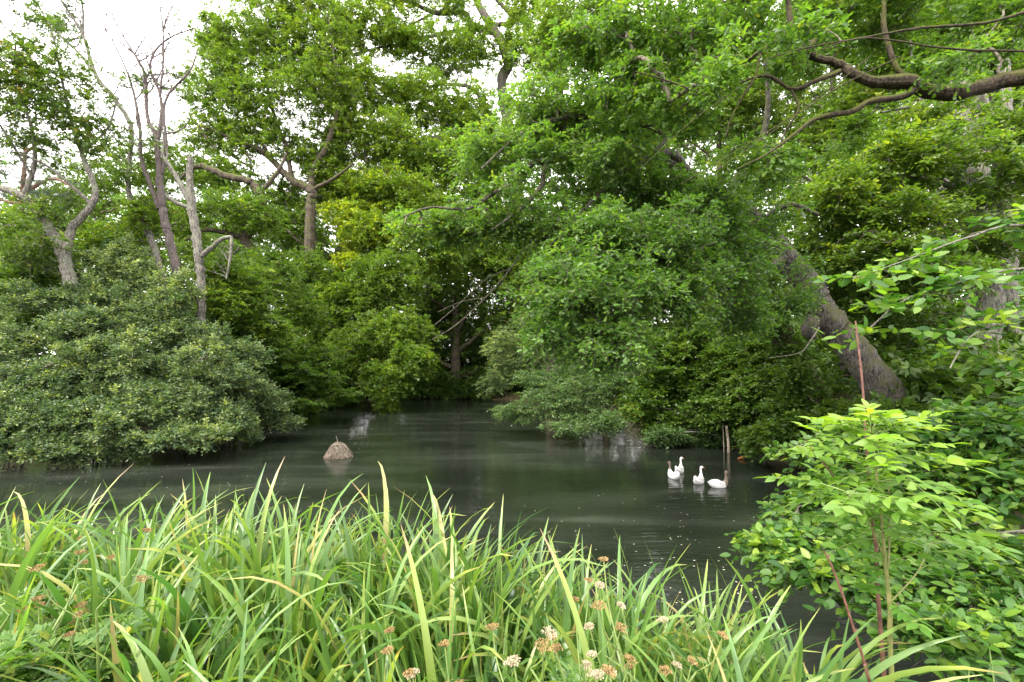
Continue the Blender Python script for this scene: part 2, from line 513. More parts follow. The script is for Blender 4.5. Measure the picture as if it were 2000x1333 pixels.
def grow(name, label, category, base, limbs, blobs, leaf, bark='bark_oak', leaf_mat_='oak', group=None, seed=0,
         shape=LEAF_KITE, size=.12, width=1.0, spray=.5, shoots=5, per=8, droop=.25, tilt=.55, flat=.35, twig=.006, reach=1.2, sides=9, tint0=.38, tint_var=.2, twig_mat='twig', shoot_mesh=False, knots=0.06, dens=1.0, lift=.05, lump=(7, .35, .75)):
    """One tree: trunk with limbs, fine branches, crown.
    blobs: (px, py, Y, rx px, ry px, depth radius m, clusters, tint shift)."""
    rng = np.random.default_rng(1000 + seed)
    base = np.array([*base[:2], float(ground_z(base[0], base[1])[0])]) if len(base) == 2 else np.array(base, float)
    root = empty(name, base, label, category, group)
    wood, nodes = Bag(), []
    for rows in limbs:
        p = limb_points(rows) if not isinstance(rows, np.ndarray) else rows
        ln = np.linalg.norm(np.diff(p[:, :3], axis=0), axis=1).sum()
        n = int(np.clip(ln / .14, 8, 120))
        s = spline(p, n)
        s[:, 3] = np.maximum(s[:, 3], .004)
        s[1:-1, :3] += rng.normal(0, 1, (n - 2, 3)) * np.minimum(s[1:-1, 3:4] * .12, .02)
        s[:, 3] *= 1 + .6 * rng.normal(0, knots, n)
        big = s[:, 3].max() > .13
        sd_ = 36 if big else sides
        V, q = tubes(s[None, :, :3], s[None, :, 3], sd_)
        if big:                                           # bark ridges that run along the limb
            rg = rng.normal(0, 1, (n, sd_))
            rg = np.cumsum(rg, 0) * .25 + rng.normal(0, 1, (1, sd_)) * 1.2 + rng.normal(0, .45, (n, sd_))
            rg = np.clip(rg / max(rg.std(), .1), -2, 2) * .045
            c0 = np.repeat(s[:, :3], sd_, 0)
            V = c0 + (V - c0) * (1 + rg.reshape(-1, 1))
        else:
            V += rng.normal(0, 1, V.shape) * np.repeat(s[:, 3], sd_)[:, None] * .05
        wood.add(V, q)
        nodes.append(s[int(n * .25) if len(limbs) == 1 else 0:, :3])
    link("trunk", wood.mesh(name + "_trunk", M[bark], True), root)
    if not blobs:
        return root
    cen, outw, tsh = [], [], []
    for (bx, by, bY, rx, ry, rz, n, ts) in blobs:
        c = W(bx, by, bY)
        n = max(1, int(n * dens))
        K = int(np.clip(n / lump[0], 4, 40))                    # the blob is a heap of smaller clumps with gaps between
        sc = norm(rng.normal(0, 1, (K, 3))) * rng.random((K, 1)) ** .4 * .74
        sr = rng.uniform(lump[1], lump[2], K)
        kk = rng.integers(0, K, n)
        v = norm(rng.normal(0, 1, (n, 3)))
        off = (sc[kk] + v * (rng.random(n) ** .42 * sr[kk])[:, None]) * np.array([rx * bY / FPX, rz, ry * bY / FPX])
        cen.append(c + off)
        outw.append(norm(off + 1e-6))
        tsh.append(np.full(n, ts))
    cen, outw, tsh = np.vstack(cen), np.vstack(outw), np.concatenate(tsh)
    low = ground_z(cen[:, 0], cen[:, 1]) + .12
    cen[:, 2] = np.maximum(cen[:, 2], np.maximum(low, .12))
    # fine branches: every cluster is joined to the nearest wood that is already there
    N = np.vstack(nodes)
    d0 = np.array([np.min(np.linalg.norm(N - c, axis=1)) for c in cen])
    order = np.argsort(d0)
    node_of = np.full(len(N), -1)
    paths, par = [], []
    for i in order:
        dd = np.linalg.norm(N - cen[i], axis=1)
        k = int(np.argmin(dd))
        a, b, L = N[k], cen[i], dd[k]
        t = np.linspace(0, 1, 6)[:, None]
        bow = norm(rng.normal(0, 1, 3) * .6 + UP * .8)
        path = a + (b - a) * t + bow * np.sin(np.pi * t) * L * .13 + np.vstack([np.zeros(3), rng.normal(0, .045 * L, (4, 3)), np.zeros(3)])
        par.append(node_of[k])
        node_of = np.concatenate([node_of, np.full(4, len(paths))])
        paths.append(path)
        N = np.vstack([N, path[2:]])
    cnt = np.ones(len(paths))
    for i in range(len(paths) - 1, -1, -1):
        if par[i] >= 0:
            cnt[par[i]] += cnt[i]
    r0 = twig * cnt ** .5
    R = np.linspace(1, .55, 6)[None, :] * r0[:, None]
    tw = Bag()
    V, q = tubes(np.array(paths), R, 4)
    tw.add(V, q)
    # leaf sprays
    C, S, L = len(cen), shoots, per
    sd = rng.normal(0, 1, (C, S, 3))
    sd[..., 2] = rng.normal(lift, flat, (C, S))
    sd = norm(norm(sd) + outw[:, None, :] * .55)
    sl = spray * rng.uniform(.55, 1.25, (C, S))
    t = (np.arange(L) + rng.random((C, S, L)) * .9) / L
    pos = cen[:, None, None, :] + sd[:, :, None, :] * (sl[..., None] * t)[..., None]
    pos[..., 2] -= droop * sl[..., None] * t ** 2
    if shoot_mesh:
        tt = np.linspace(0, 1, 5)
        sp = cen[:, None, None, :] + sd[:, :, None, :] * (sl[..., None] * tt)[..., None]
        sp[..., 2] -= droop * sl[..., None] * tt ** 2
        V, q = tubes(sp.reshape(-1, 5, 3), np.broadcast_to(np.linspace(twig * .6, twig * .25, 5), (C * S, 5)), 3)
        tw.add(V, q)
    side = norm(np.cross(sd, UP))[:, :, None, :] * np.where(np.arange(L) % 2, 1, -1)[None, None, :, None]
    ld = sd[:, :, None, :] * .75 + side * .8 + rng.normal(0, .35, pos.shape) - UP * .15
    nr = UP + rng.normal(0, tilt, pos.shape)
    pos = pos + rng.normal(0, .05 * spray, pos.shape)
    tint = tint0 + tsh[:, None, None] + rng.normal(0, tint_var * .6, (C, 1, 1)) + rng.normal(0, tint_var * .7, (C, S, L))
    P = pos.reshape(-1, 3)
    keep = P[:, 2] > .03
    sz = size * rng.uniform(.65, 1.25, len(P))
    V, f, tv = scatter(shape, P[keep], ld.reshape(-1, 3)[keep], nr.reshape(-1, 3)[keep], sz[keep], width, np.clip(tint.reshape(-1), 0, 1)[keep])
    link("crown", leafy_mesh(name + "_crown", V, f, tv, tw, M[leaf_mat_], M[twig_mat]), root)
    return root


def leafy_mesh(name, V, f, tv, tw, lm, bm):
    """Leaves and the fine twigs that carry them, in one mesh with two materials."""
    tV, tF = np.vstack(tw.v), np.vstack(tw.f)
    nf = sum(len(x) for x in f)
    return mesh_data(name, np.vstack([V, tV]), [*f, tF + len(V)], [lm, bm], np.concatenate([tv, np.full(len(tV), .5)]), False, np.concatenate([np.zeros(nf, int), np.ones(len(tF), int)]))


def wood_tree(px, Y, lean, h, w_px, seed, label, top=None, blobs=None, name="woodland_tree", **k):
    """A background tree: a plain trunk that forks, and the blobs of its crown."""
    b = W(px, 720, Y)
    z = float(ground_z(b[0], b[1])[0])
    r = .5 * w_px * Y / FPX
    rng = np.random.default_rng(seed + 500)
    tr = np.array([[b[0], Y, z - .2, r * 1.5], [b[0] + lean * .1, Y, z + h * .12, r], [b[0] + lean * .45, Y + rng.normal(0, .3), z + h * .5, r * .8], [b[0] + lean, Y, z + h, r * .3]])
    limbs = [tr]
    for j in range(5):
        f = .35 + .12 * j
        s = spline(tr, 50)[int(50 * f)]
        a = rng.uniform(0, 6.28)
        ln = h * rng.uniform(.18, .32)
        e = np.array([math.cos(a) * ln, math.sin(a) * ln * .8, ln * rng.uniform(.4, .9)])
        limbs.append(np.array([[*s[:3], s[3] * .6], [*(s[:3] + e * .5 + rng.normal(0, .15, 3)), s[3] * .4], [*(s[:3] + e), s[3] * .15]]))
    return grow(name, label, "tree", (b[0], Y), limbs, blobs, None, seed=seed, **k)


# --- background wood, far to near, left to right
def leaf_mass(name, label, cen, mat, shape, size, spray, shoots, per, seed, tint0=.4):
    """Foliage nobody could count: sprays of leaves about the given centres, one object."""
    rng = np.random.default_rng(seed)
    C = len(cen)
    sd = rng.normal(0, 1, (C, shoots, 3))
    sd[..., 2] *= .5
    sd = norm(sd)
    t = rng.random((C, shoots, per))
    pos = cen[:, None, None, :] + sd[:, :, None, :] * (t * spray)[..., None]
    pos[..., 2] -= .25 * spray * t ** 2
    d = sd[:, :, None, :] + rng.normal(0, .7, pos.shape)
    tint = np.clip(tint0 + rng.normal(0, .13, (C, 1, 1)) + rng.normal(0, .13, (C, shoots, per)), 0, 1)
    P = pos.reshape(-1, 3)
    V, f, tv = scatter(shape, P, d.reshape(-1, 3), UP + rng.normal(0, .6, P.shape), size * rng.uniform(.65, 1.25, len(P)), 1.0, tint.ravel())
    o = link(name, mesh_data(name, V, f, M[mat], tv))
    o["kind"] = "stuff"
    o["label"] = label
    return o


rng = np.random.default_rng(77)
wx_ = rng.uniform(-85, 85, 5200)
wy_ = rng.uniform(58, 76, 5200)
wpx = 1000 + wx_ / wy_ * FPX
top = np.interp(wpx, [-100, 100, 300, 450, 600, 800, 1000, 1300, 1600, 2000], [340, 360, 350, 350, 370, 300, 190, 110, 40, 10]) + 30 * np.sin(wpx / 37) + 18 * np.sin(wpx / 13 + 1)
ztop = CAM_H + (720 - top) / FPX * wy_
cen = np.stack([wx_, wy_, .8 + (ztop - .8) * rng.random(5200) ** .85], 1)
def channel(c):
    """False inside the open gap in the far wood through which the sky lights the pond."""
    px = 1000 + c[:, 0] / c[:, 1] * FPX
    return ~((px > 690) & (px < 800) & (c[:, 1] > 40) & (c[:, 2] > 3.2) & (np.random.default_rng(3).random(len(c)) > .12))


cen = cen[channel(cen)]
leaf_mass("woodland", "mass of woodland foliage far behind the pond", cen, 'far', LEAF_BUNCH, .5, 1.6, 5, 7, 78, .42)
cen = []
for n, x0, x1, y0, y1, h in ((2600, -16, 9, 46.2, 60, 9), (900, -14, 6, 43.6, 48, 2.4), (1500, -15, 13, 47, 57, 5), (900, -60, -17, 21, 46, 3.2), (1500, -17, -13.2, 21, 46, 2.2), (1300, 10, 34, 15, 30, 3.2), (900, 8, 40, 28, 56, 5.5), (500, 12.5, 24, 12.5, 16, 1.6), (800, 6.2, 16, 3.2, 13, 1.3)):
    c = np.stack([rng.uniform(x0, x1, n), rng.uniform(y0, y1, n), h * rng.random(n) ** 1.3], 1)
    c = c[pond_distance(c[:, :2]) > np.where(c[:, 1] > 40, -1.0, np.where((c[:, 0] < -12) & (c[:, 1] > 24), -.7, .6))]
    c[:, 2] += np.maximum(ground_z(c[:, 0], c[:, 1]), 0) + .25
    cen.append(c[channel(c)])
leaf_mass("undergrowth", "tangled undergrowth beneath the trees around the pond", np.vstack(cen), 'wood', LEAF_BUNCH, .22, .7, 5, 9, 79, .3)

FAR = dict(dens=4.0, shape=LEAF_BUNCH, size=.27, spray=.75, shoots=5, per=7, leaf_mat_='far', twig=.012, sides=6, group="trees of the wood behind the pond")
MIDW = dict(dens=4.0, tint0=.48, tilt=.8, flat=.5, shape=LEAF_BUNCH, size=.17, spray=.5, shoots=5, per=7, leaf_mat_='wood', twig=.009, sides=7, group="trees of the wood behind the pond")
wood_tree(-120, 44, 1, 15, 14, 1, "distant tree at the left edge behind the sallow thicket", blobs=[(-60, 520, 44, 170, 130, 4, 90, 0), (60, 600, 42, 140, 90, 4, 70, 0)], **FAR)
wood_tree(250, 46, -1, 13, 13, 2, "distant pale green tree seen between the three grey trunks", blobs=[(230, 510, 46, 150, 120, 4, 90, .05), (330, 610, 44, 150, 90, 4, 80, 0)], **FAR)
wood_tree(470, 50, 1, 15, 12, 3, "distant tree low behind the crooked oak limb", blobs=[(450, 470, 50, 110, 90, 4, 70, 0), (430, 610, 47, 110, 90, 4, 70, -.05)], **FAR)
wood_tree(620, 56, 0, 18, 12, 4, "distant tree behind the thick horizontal oak bough", blobs=[(600, 440, 56, 80, 120, 5, 80, 0), (590, 600, 54, 90, 90, 4, 70, -.05)], **FAR)
wood_tree(900, 58, 1, 22, 12, 5, "tall distant tree above the far end of the pond", blobs=[(880, 300, 58, 150, 160, 5, 110, .05), (900, 520, 56, 150, 120, 5, 100, -.05)], **FAR)
wood_tree(1120, 52, -1, 22, 12, 6, "distant tree right of the far end of the pond", blobs=[(1110, 330, 52, 140, 170, 5, 110, .05), (1120, 560, 50, 150, 110, 4, 90, -.05)], **FAR)
wood_tree(1330, 40, 0, 20, 14, 7, "bright tree glimpsed through the gap under the mossy limb", blobs=[(1310, 300, 40, 150, 170, 5, 110, .1), (1340, 540, 38, 160, 130, 4, 110, 0)], **FAR)
wood_tree(1560, 34, 1, 20, 14, 8, "leafy tree behind the leaning trunk", blobs=[(1540, 130, 34, 170, 170, 4, 110, .05), (1560, 380, 33, 170, 150, 4, 130, .1)], **MIDW)
wood_tree(1760, 30, -1, 20, 15, 9, "leafy tree behind the bank to the right of the leaning trunk", blobs=[(1740, 80, 30, 170, 180, 4, 120, 0), (1760, 360, 29, 170, 150, 4, 150, .05), (1750, 560, 27, 150, 110, 3, 100, -.05)], **MIDW)
wood_tree(2010, 26, 0, 18, 18, 10, "leafy tree at the right edge behind the pale trunks", blobs=[(1990, 100, 26, 170, 200, 4, 130, 0), (1990, 420, 25, 160, 150, 3, 130, 0), (1960, 610, 24, 140, 90, 3, 80, -.1)], **MIDW)
wood_tree(1480, 26, 0, 9, 12, 11, "dark understorey tree behind the burr of the leaning trunk", blobs=[(1480, 520, 26, 150, 110, 3, 120, -.05), (1480, 660, 24, 170, 100, 3, 130, -.1)], **MIDW)
wood_tree(1400, 24, .5, 16, 16, 18, "tall leafy tree filling the gap behind the leaning oak's upper limb", blobs=[(1380, 60, 24, 130, 110, 3, 110, .02), (1280, 140, 25, 110, 110, 3, 90, .05), (1450, 210, 23, 110, 90, 3, 90, .05), (1130, 60, 25, 110, 90, 3, 90, .05), (1200, 230, 25, 90, 60, 2.5, 50, .03)], **MIDW)
wood_tree(1650, 20, 0, 15, 16, 19, "tall leafy tree behind the mossy overhanging limb", blobs=[(1620, 20, 20, 130, 100, 2.5, 90, .05), (1760, 120, 20, 130, 90, 2.5, 90, 0), (1880, 20, 20, 130, 100, 2.5, 90, 0), (1640, 250, 20, 110, 70, 2.5, 70, .1), (1900, 260, 20, 110, 80, 2.5, 70, -.02)], **MIDW)
# far bank of the pond
wood_tree(890, 46, 0, 11, 20, 12, "bare dark trunk standing at the far end of the water", blobs=[(870, 570, 46, 90, 70, 3, 90, -.05), (910, 660, 47, 70, 60, 2, 60, -.1)], **MIDW)
wood_tree(846, 48, -.5, 12, 22, 13, "ivy covered trunk left of the far end of the water", blobs=[(830, 610, 48, 90, 80, 3, 100, -.1), (846, 560, 48, 30, 110, 1, 80, -.1)], **MIDW)
wood_tree(1075, 40, 0, 14, 18, 14, "twin stemmed tree behind the silvery willow spray", blobs=[(1060, 560, 40, 90, 100, 3, 110, .05), (1030, 680, 42, 100, 80, 3, 110, -.05)], **MIDW)
wood_tree(820, 50, 0, 8, 14, 15, "shaded tree hidden behind the drooping oak branch", blobs=[(850, 650, 50, 50, 70, 3, 70, -.1), (790, 735, 48, 110, 24, 2, 60, -.1)], **MIDW)
wood_tree(1180, 30, .5, 9, 14, 16, "shaded tree above the hawthorn bank", blobs=[(1180, 620, 30, 140, 120, 3, 150, -.05), (1150, 470, 31, 120, 100, 3, 110, 0)], **MIDW)
wood_tree(600, 44, 0, 10, 14, 17, "shaded tree between the sallows and the drooping oak branch", blobs=[(560, 700, 40, 130, 50, 2.5, 80, -.1), (620, 690, 42, 70, 70, 2.5, 80, -.1)], **MIDW)

wood_tree(130, 38, 1, 13, 12, 20, "airy tree behind the forked grey tree", blobs=[(110, 400, 38, 120, 60, 2.5, 60, .05), (200, 330, 38, 90, 60, 2.5, 40, .05), (60, 470, 37, 110, 60, 2.5, 60, 0)], **MIDW)
wood_tree(360, 36, -1, 13, 12, 21, "airy tree behind the dead topped trunk", blobs=[(340, 420, 36, 100, 60, 2.5, 60, .05), (330, 330, 36, 70, 60, 2.5, 36, .05), (400, 500, 35, 90, 60, 2.5, 60, 0), (240, 480, 36, 90, 60, 2.5, 60, 0)], **MIDW)

wood_tree(800, 62, 0, 24, 10, 22, "tall airy tree filling the sky behind the great oak's upper limbs", blobs=[(830, 130, 62, 150, 110, 4, 45, .06), (960, 190, 62, 110, 120, 4, 36, .04), (680, 230, 62, 120, 110, 4, 36, .06), (1000, 50, 62, 100, 90, 4, 24, .06)], **MIDW)
wood_tree(470, 42, 0, 20, 12, 23, "tall airy tree behind the open oak crown", blobs=[(470, 220, 42, 100, 110, 3, 36, .06), (430, 330, 42, 90, 70, 3, 26, .05), (560, 120, 42, 110, 90, 3, 26, .08)], **MIDW)

wood_tree(940, 52, .5, 15, 12, 24, "shaded leafy tree behind the far end of the water", blobs=[(930, 470, 52, 100, 70, 3, 80, 0), (970, 570, 51, 90, 70, 3, 80, -.04), (880, 500, 53, 80, 70, 3, 60, 0), (940, 660, 50, 90, 50, 3, 60, -.08)], **MIDW)

# --- pine behind the left trees
grow("pine_tree", "blue grey pine with an orange trunk behind the far left tree", "tree", W(40, 720, 34)[:2],
     [[(38, 700, 34, 12), (36, 470, 34, 10), (44, 380, 34, 8), (50, 280, 34, 5)], [(44, 380, 34, 8), (100, 350, 34, 5), (150, 370, 34, 3)], [(40, 400, 34, 8), (0, 390, 34, 4), (-60, 370, 34, 3)], [(48, 300, 34, 6), (90, 270, 34, 4)]],
     [(20, 350, 34, 70, 45, 2, 50, 0), (100, 350, 34, 60, 50, 2, 50, .1), (60, 290, 34, 70, 40, 2, 40, 0)], None, 'bark_pine', 'pine', seed=30, size=.22, width=.22, spray=.5, shoots=8, per=14, tilt=1.2, flat=.6, droop=-.1)

# --- the leaning forked tree at the left
grow("alder_tree", "forked grey tree at the far left rising out of the sallow thicket", "tree", W(155, 720, 17.5)[:2],
     [[(165, 690, 17.5, 25), (150, 590, 17.5, 23), (135, 540, 17.5, 21), (122, 495, 17.5, 19), (85, 430, 17.3, 17), (45, 385, 17, 14), (-20, 360, 17, 11)],
      [(128, 505, 17.5, 16), (140, 450, 17.6, 14), (180, 400, 17.6, 12), (184, 365, 17.6, 10), (160, 300, 17.5, 8), (140, 240, 17.3, 6), (120, 150, 17, 4), (100, 60, 17, 3), (60, -10, 17, 2)],
      [(45, 385, 17, 10), (65, 330, 17, 8), (66, 270, 16.8, 6), (40, 180, 16.6, 4), (30, 90, 16.5, 3)],
      [(180, 400, 17.6, 7), (100, 330, 17, 5), (40, 300, 16.6, 3)], [(160, 300, 17.5, 6), (210, 250, 17.7, 4), (230, 190, 17.8, 3)],
      [(60, 340, 17, 6), (10, 260, 16.5, 4), (-30, 200, 16, 3)]],
     [(70, 160, 17, 110, 80, 1.6, 95, .12), (160, 190, 17.3, 80, 70, 1.5, 50, .05), (20, 220, 16.6, 90, 80, 1.5, 60, .15), (110, 75, 17, 70, 60, 1.2, 32, -.05), (190, 270, 17.6, 60, 50, 1.4, 30, .05), (110, 240, 17.3, 90, 50, 1.5, 50, .1), (100, 400, 17.2, 80, 40, 1.3, 26, .05), (30, 130, 16.6, 70, 60, 1.4, 36, .12), (60, 290, 17, 110, 40, 1.4, 24, .05), (30, 460, 16.5, 90, 50, 1.5, 45, .05), (-40, 60, 16, 80, 50, 1.5, 20, 0)],
     None, 'bark_grey', 'alder', seed=31, shape=LEAF_BUNCH, size=.11, spray=.33, shoots=5, per=6, tilt=.9, flat=.7, twig=.005, dens=1.8)

# --- three slim grey trunks with the dead crown
DEAD_TOPS = []


def dead_branches(rows, seed, n=9, scale=1.0):
    """Bare forking twigs along the upper part of a limb."""
    rng = np.random.default_rng(seed)
    s = spline(limb_points(rows), 40)
    res = []
    for k in range(n):
        i = int(rng.uniform(12, 39))
        p, r = s[i, :3], s[i, 3]
        d = norm(np.array([rng.normal(0, .8), rng.normal(0, .35), rng.uniform(.5, 1.2)]))
        ln = scale * rng.uniform(.9, 2.2)
        q = [p]
        for j in range(4):
            d = norm(d + rng.normal(0, .28, 3) + UP * .12)
            q.append(q[-1] + d * ln / 4)
        rr = np.linspace(min(r * .7, .035), .007, 5)
        res.append(np.column_stack([np.array(q), rr]))
        for j in (1, 2, 3):
            e = norm(d + rng.normal(0, .7, 3))
            l2 = ln * rng.uniform(.2, .5)
            res.append(np.array([[*q[j], rr[j] * .8], [*(q[j] + e * l2 * .5 + rng.normal(0, .05, 3)), .009], [*(q[j] + e * l2 + UP * l2 * .2), .005]]))
    return res


A_main = [(352, 690, 20, 15.1), (347, 551, 20, 15.1), (332, 470, 20, 14.5), (322, 431, 20, 13.9), (313, 367, 20, 12.2), (309, 311, 20, 9.9), (303, 262, 20, 8.1)]
A_left = [(303, 262, 20, 8.2), (287, 225, 20, 6.8), (283, 150, 20, 6.0), (268, 115, 20, 4.5), (240, 70, 20, 3.0), (215, 20, 20, 1.5)]
A_right = [(306, 285, 20, 8.2), (316, 225, 20, 6.8), (311, 180, 20, 5.2), (295, 140, 20, 4.5), (300, 105, 20, 3.8), (330, 75, 20, 3.0), (380, 55, 20, 2.2)]
A_top = [(312, 190, 20, 5.6), (318, 130, 20, 4.0), (318, 60, 20, 3.2), (312, 10, 20, 1.6)]
A_d = [(311, 408, 20, 9.5), (296, 367, 20, 8.9), (276, 311, 20, 7.6), (272, 240, 20, 5.7), (255, 160, 20, 3.8), (225, 90, 20, 2.6), (200, 50, 20, 1.2)]
A_r2 = [(316, 340, 20, 6.4), (325, 290, 20, 5.6), (322, 200, 20, 4.8), (370, 140, 20, 3.2), (385, 100, 20, 1.6)]
grow("dead_topped_tree", "slim grey tree with bare dead branches at its top, centre of three trunks", "tree", W(355, 720, 20)[:2],
     [A_main, A_left, A_right, A_top, A_d, A_r2] + dead_branches(A_left, 1, 13) + dead_branches(A_right, 2, 12) + dead_branches(A_top, 3, 13) + dead_branches(A_d, 4, 13) + dead_branches(A_r2, 5, 9),
     [(305, 170, 20.4, 60, 40, .8, 12, -.05), (350, 160, 20.5, 45, 40, .8, 10, 0), (290, 280, 20.4, 55, 50, 1, 22, 0), (265, 335, 20.5, 50, 35, 1, 18, 0), (385, 75, 20, 25, 10, .4, 4, 0)], None, 'bark_dead', 'oak', seed=32, shape=LEAF_BUNCH, size=.11, spray=.33, shoots=5, per=6, dens=2.4, twig=.006, sides=7)
B_main = [(392, 720, 19, 15.0), (393, 640, 19, 14.2), (392, 544, 19, 15.0), (386, 480, 19, 15.7), (376, 412, 19, 15.0), (370, 352, 19, 11.3), (372, 307, 19, 9.7)]
B_fork = [(374, 400, 19, 10.2), (352, 360, 19, 9.3), (330, 322, 19.2, 7.6), (318, 300, 19.2, 5.1), (322, 250, 19.3, 3.4)]
B_side = [(374, 408, 19, 8.5), (345, 397, 18.8, 7.6), (322, 380, 18.6, 6.0)]
B_low = [(395, 500, 19, 10), (430, 470, 18.8, 8), (452, 462, 18.7, 7)]
B_snag = [(452, 462, 18.7, 6), (450, 500, 18.6, 5), (442, 545, 18.6, 3)]
grow("grey_trunk_tree", "pale grey tree with a snapped off top, rightmost of three trunks", "tree", W(392, 720, 19)[:2],
     [B_main, B_fork, B_side, B_low, B_snag] + dead_branches(B_fork, 9, 5, .7) + [r * np.array([1, 1, 1, .6]) for r in dead_branches(B_snag, 10, 9, .5)],
     [(440, 500, 19.5, 50, 40, 1, 22, -.05), (360, 590, 19.5, 60, 40, 1, 22, 0)], None, 'bark_grey', 'oak', seed=33, shape=LEAF_BUNCH, size=.11, spray=.33, shoots=5, per=6, dens=2.4, twig=.006)
C_main = [(325, 680, 21, 14.3), (320, 574, 21, 13.7), (311, 525, 21, 13.2), (296, 469, 21, 12.0), (285, 446, 21, 10.7), (262, 410, 21, 9.6), (250, 360, 21, 8.4), (255, 300, 21, 7.7), (254, 242, 21, 7.7), (225, 195, 21, 7.2), (187, 146, 21, 6.0), (161, 67, 21, 4.8), (125, 10, 21, 3.6), (90, -40, 21, 2.4)]
C_b = [(187, 146, 21, 6), (150, 100, 21, 5), (100, 55, 21, 4), (50, 10, 21, 3)]
C_c = [(161, 75, 21, 5), (162, 20, 21, 4), (150, -30, 21, 2)]
grow("leaning_grey_tree", "long grey tree leaning left with a bare arching top, leftmost of three trunks", "tree", W(326, 720, 21)[:2],
     [C_main, C_b, C_c] + dead_branches(C_b, 12, 7, .8) + dead_branches(C_main[7:], 13, 8, .9),
     [(120, 40, 21, 60, 40, 1, 16, -.1), (220, 300, 21.3, 50, 40, 1, 18, 0), (225, 370, 21.3, 60, 40, 1, 20, 0), (190, 430, 21.5, 60, 40, 1, 26, 0), (300, 420, 22, 60, 50, 1.2, 30, .05), (250, 470, 22, 70, 40, 1.2, 36, 0), (280, 330, 22, 60, 50, 1, 26, .05), (170, 350, 21.5, 50, 50, 1, 22, .05)], None, 'bark_grey', 'alder', seed=34, shape=LEAF_BUNCH, size=.11, spray=.33, shoots=5, per=6, dens=2.4, twig=.006)

# --- oaks across the water
grow("oak_tree", "tall oak with a dark trunk and open crown right of the dead branches", "tree", W(606, 720, 37.2)[:2],
     [[(606, 720, 37.2, 28), (604, 560, 37.2, 21), (605, 465, 37.2, 20), (607, 400, 37.2, 19), (608, 372, 37.2, 18), (570, 352, 37.2, 13), (530, 312, 37.2, 11), (500, 290, 36.6, 9), (450, 270, 36.0, 6), (410, 250, 36.0, 4)],
      [(608, 372, 37.2, 12), (612, 330, 37.2, 11), (640, 280, 37.2, 10), (660, 200, 37.2, 8), (650, 100, 37.2, 5), (640, 30, 37.2, 3)],
      [(570, 352, 37.2, 9), (560, 290, 37.2, 8), (540, 240, 37.2, 7), (520, 160, 37.2, 6), (520, 90, 37.2, 3)],
      [(530, 312, 37.2, 7), (490, 240, 36.6, 5), (450, 165, 36.0, 4), (430, 110, 36.0, 2)],
      [(608, 372, 37.2, 8), (650, 350, 36.6, 6), (690, 320, 36.0, 4)]],
     [(520, 70, 37.2, 120, 70, 2.9, 120, .1), (450, 130, 36.6, 70, 80, 2.3, 80, .1), (600, 60, 37.2, 100, 60, 2.9, 80, .15), (460, 200, 36.4, 70, 60, 2.3, 60, .1), (560, 180, 36.6, 90, 70, 2.9, 80, .1), (640, 170, 36.6, 80, 90, 2.9, 80, .15), (500, 260, 36.4, 80, 50, 2.3, 60, .1), (600, 290, 38.9, 80, 60, 2.9, 70, .1), (540, 370, 39.1, 90, 40, 2.3, 50, .05), (660, 400, 39.1, 70, 60, 2.3, 55, .1), (450, 340, 36.0, 60, 30, 1.8, 22, .05), (560, 460, 39.6, 90, 60, 2.3, 70, 0), (390, 180, 36.0, 40, 40, 1.4, 16, .05), (400, 250, 36.6, 60, 60, 1.8, 50, .08), (420, 60, 36.6, 50, 50, 1.8, 40, .08), (560, 0, 37.2, 130, 50, 2.3, 70, .12), (640, 330, 39.1, 60, 60, 2.1, 50, .1), (400, 330, 36.6, 60, 50, 1.8, 34, .06), (520, 440, 39.6, 100, 40, 2.1, 60, .02), (600, 520, 36, 60, 44, 1.4, 46, 0), (620, 620, 36, 60, 50, 1.4, 50, 0), (590, 690, 35, 60, 30, 1.2, 30, 0)],
     None, 'bark_oak', 'oak', group="oaks across the water", dens=4.4, seed=40, shape=LEAF_BUNCH, size=.18, spray=.5, shoots=5, per=6, tilt=.8, flat=.7, lift=.15, tint0=.42, twig=.009)
grow("oak_tree", "oak with a crooked horizontal limb behind the rightmost grey trunk", "tree", W(520, 720, 27)[:2],
     [[(512, 720, 27, 22), (512, 600, 27, 20), (505, 510, 27, 19), (478, 465, 27, 18), (512, 420, 27, 16), (505, 375, 27, 15), (485, 353, 27, 14), (445, 345, 27, 13), (410, 330, 27, 12), (385, 325, 27, 9), (350, 350, 27, 5)],
      [(478, 465, 27, 12), (440, 455, 26.6, 9), (400, 450, 26, 7), (360, 470, 25.5, 4)], [(505, 380, 27, 9), (540, 340, 27, 7), (560, 300, 27, 4)]],
     [(430, 420, 26.5, 70, 40, 2, 45, 0), (500, 420, 26.5, 60, 40, 2, 45, 0), (540, 540, 26.5, 70, 60, 2, 80, -.05), (470, 560, 26, 60, 50, 2, 60, -.05), (340, 430, 26, 60, 40, 1.5, 30, .05), (590, 610, 26.5, 40, 40, 1.5, 35, 0)],
     None, 'bark_oak', 'oak', group="oaks across the water", dens=4.4, seed=41, shape=LEAF_BUNCH, size=.14, spray=.4, shoots=5, per=6, tilt=.8, flat=.7, lift=.15, tint0=.42, twig=.009)
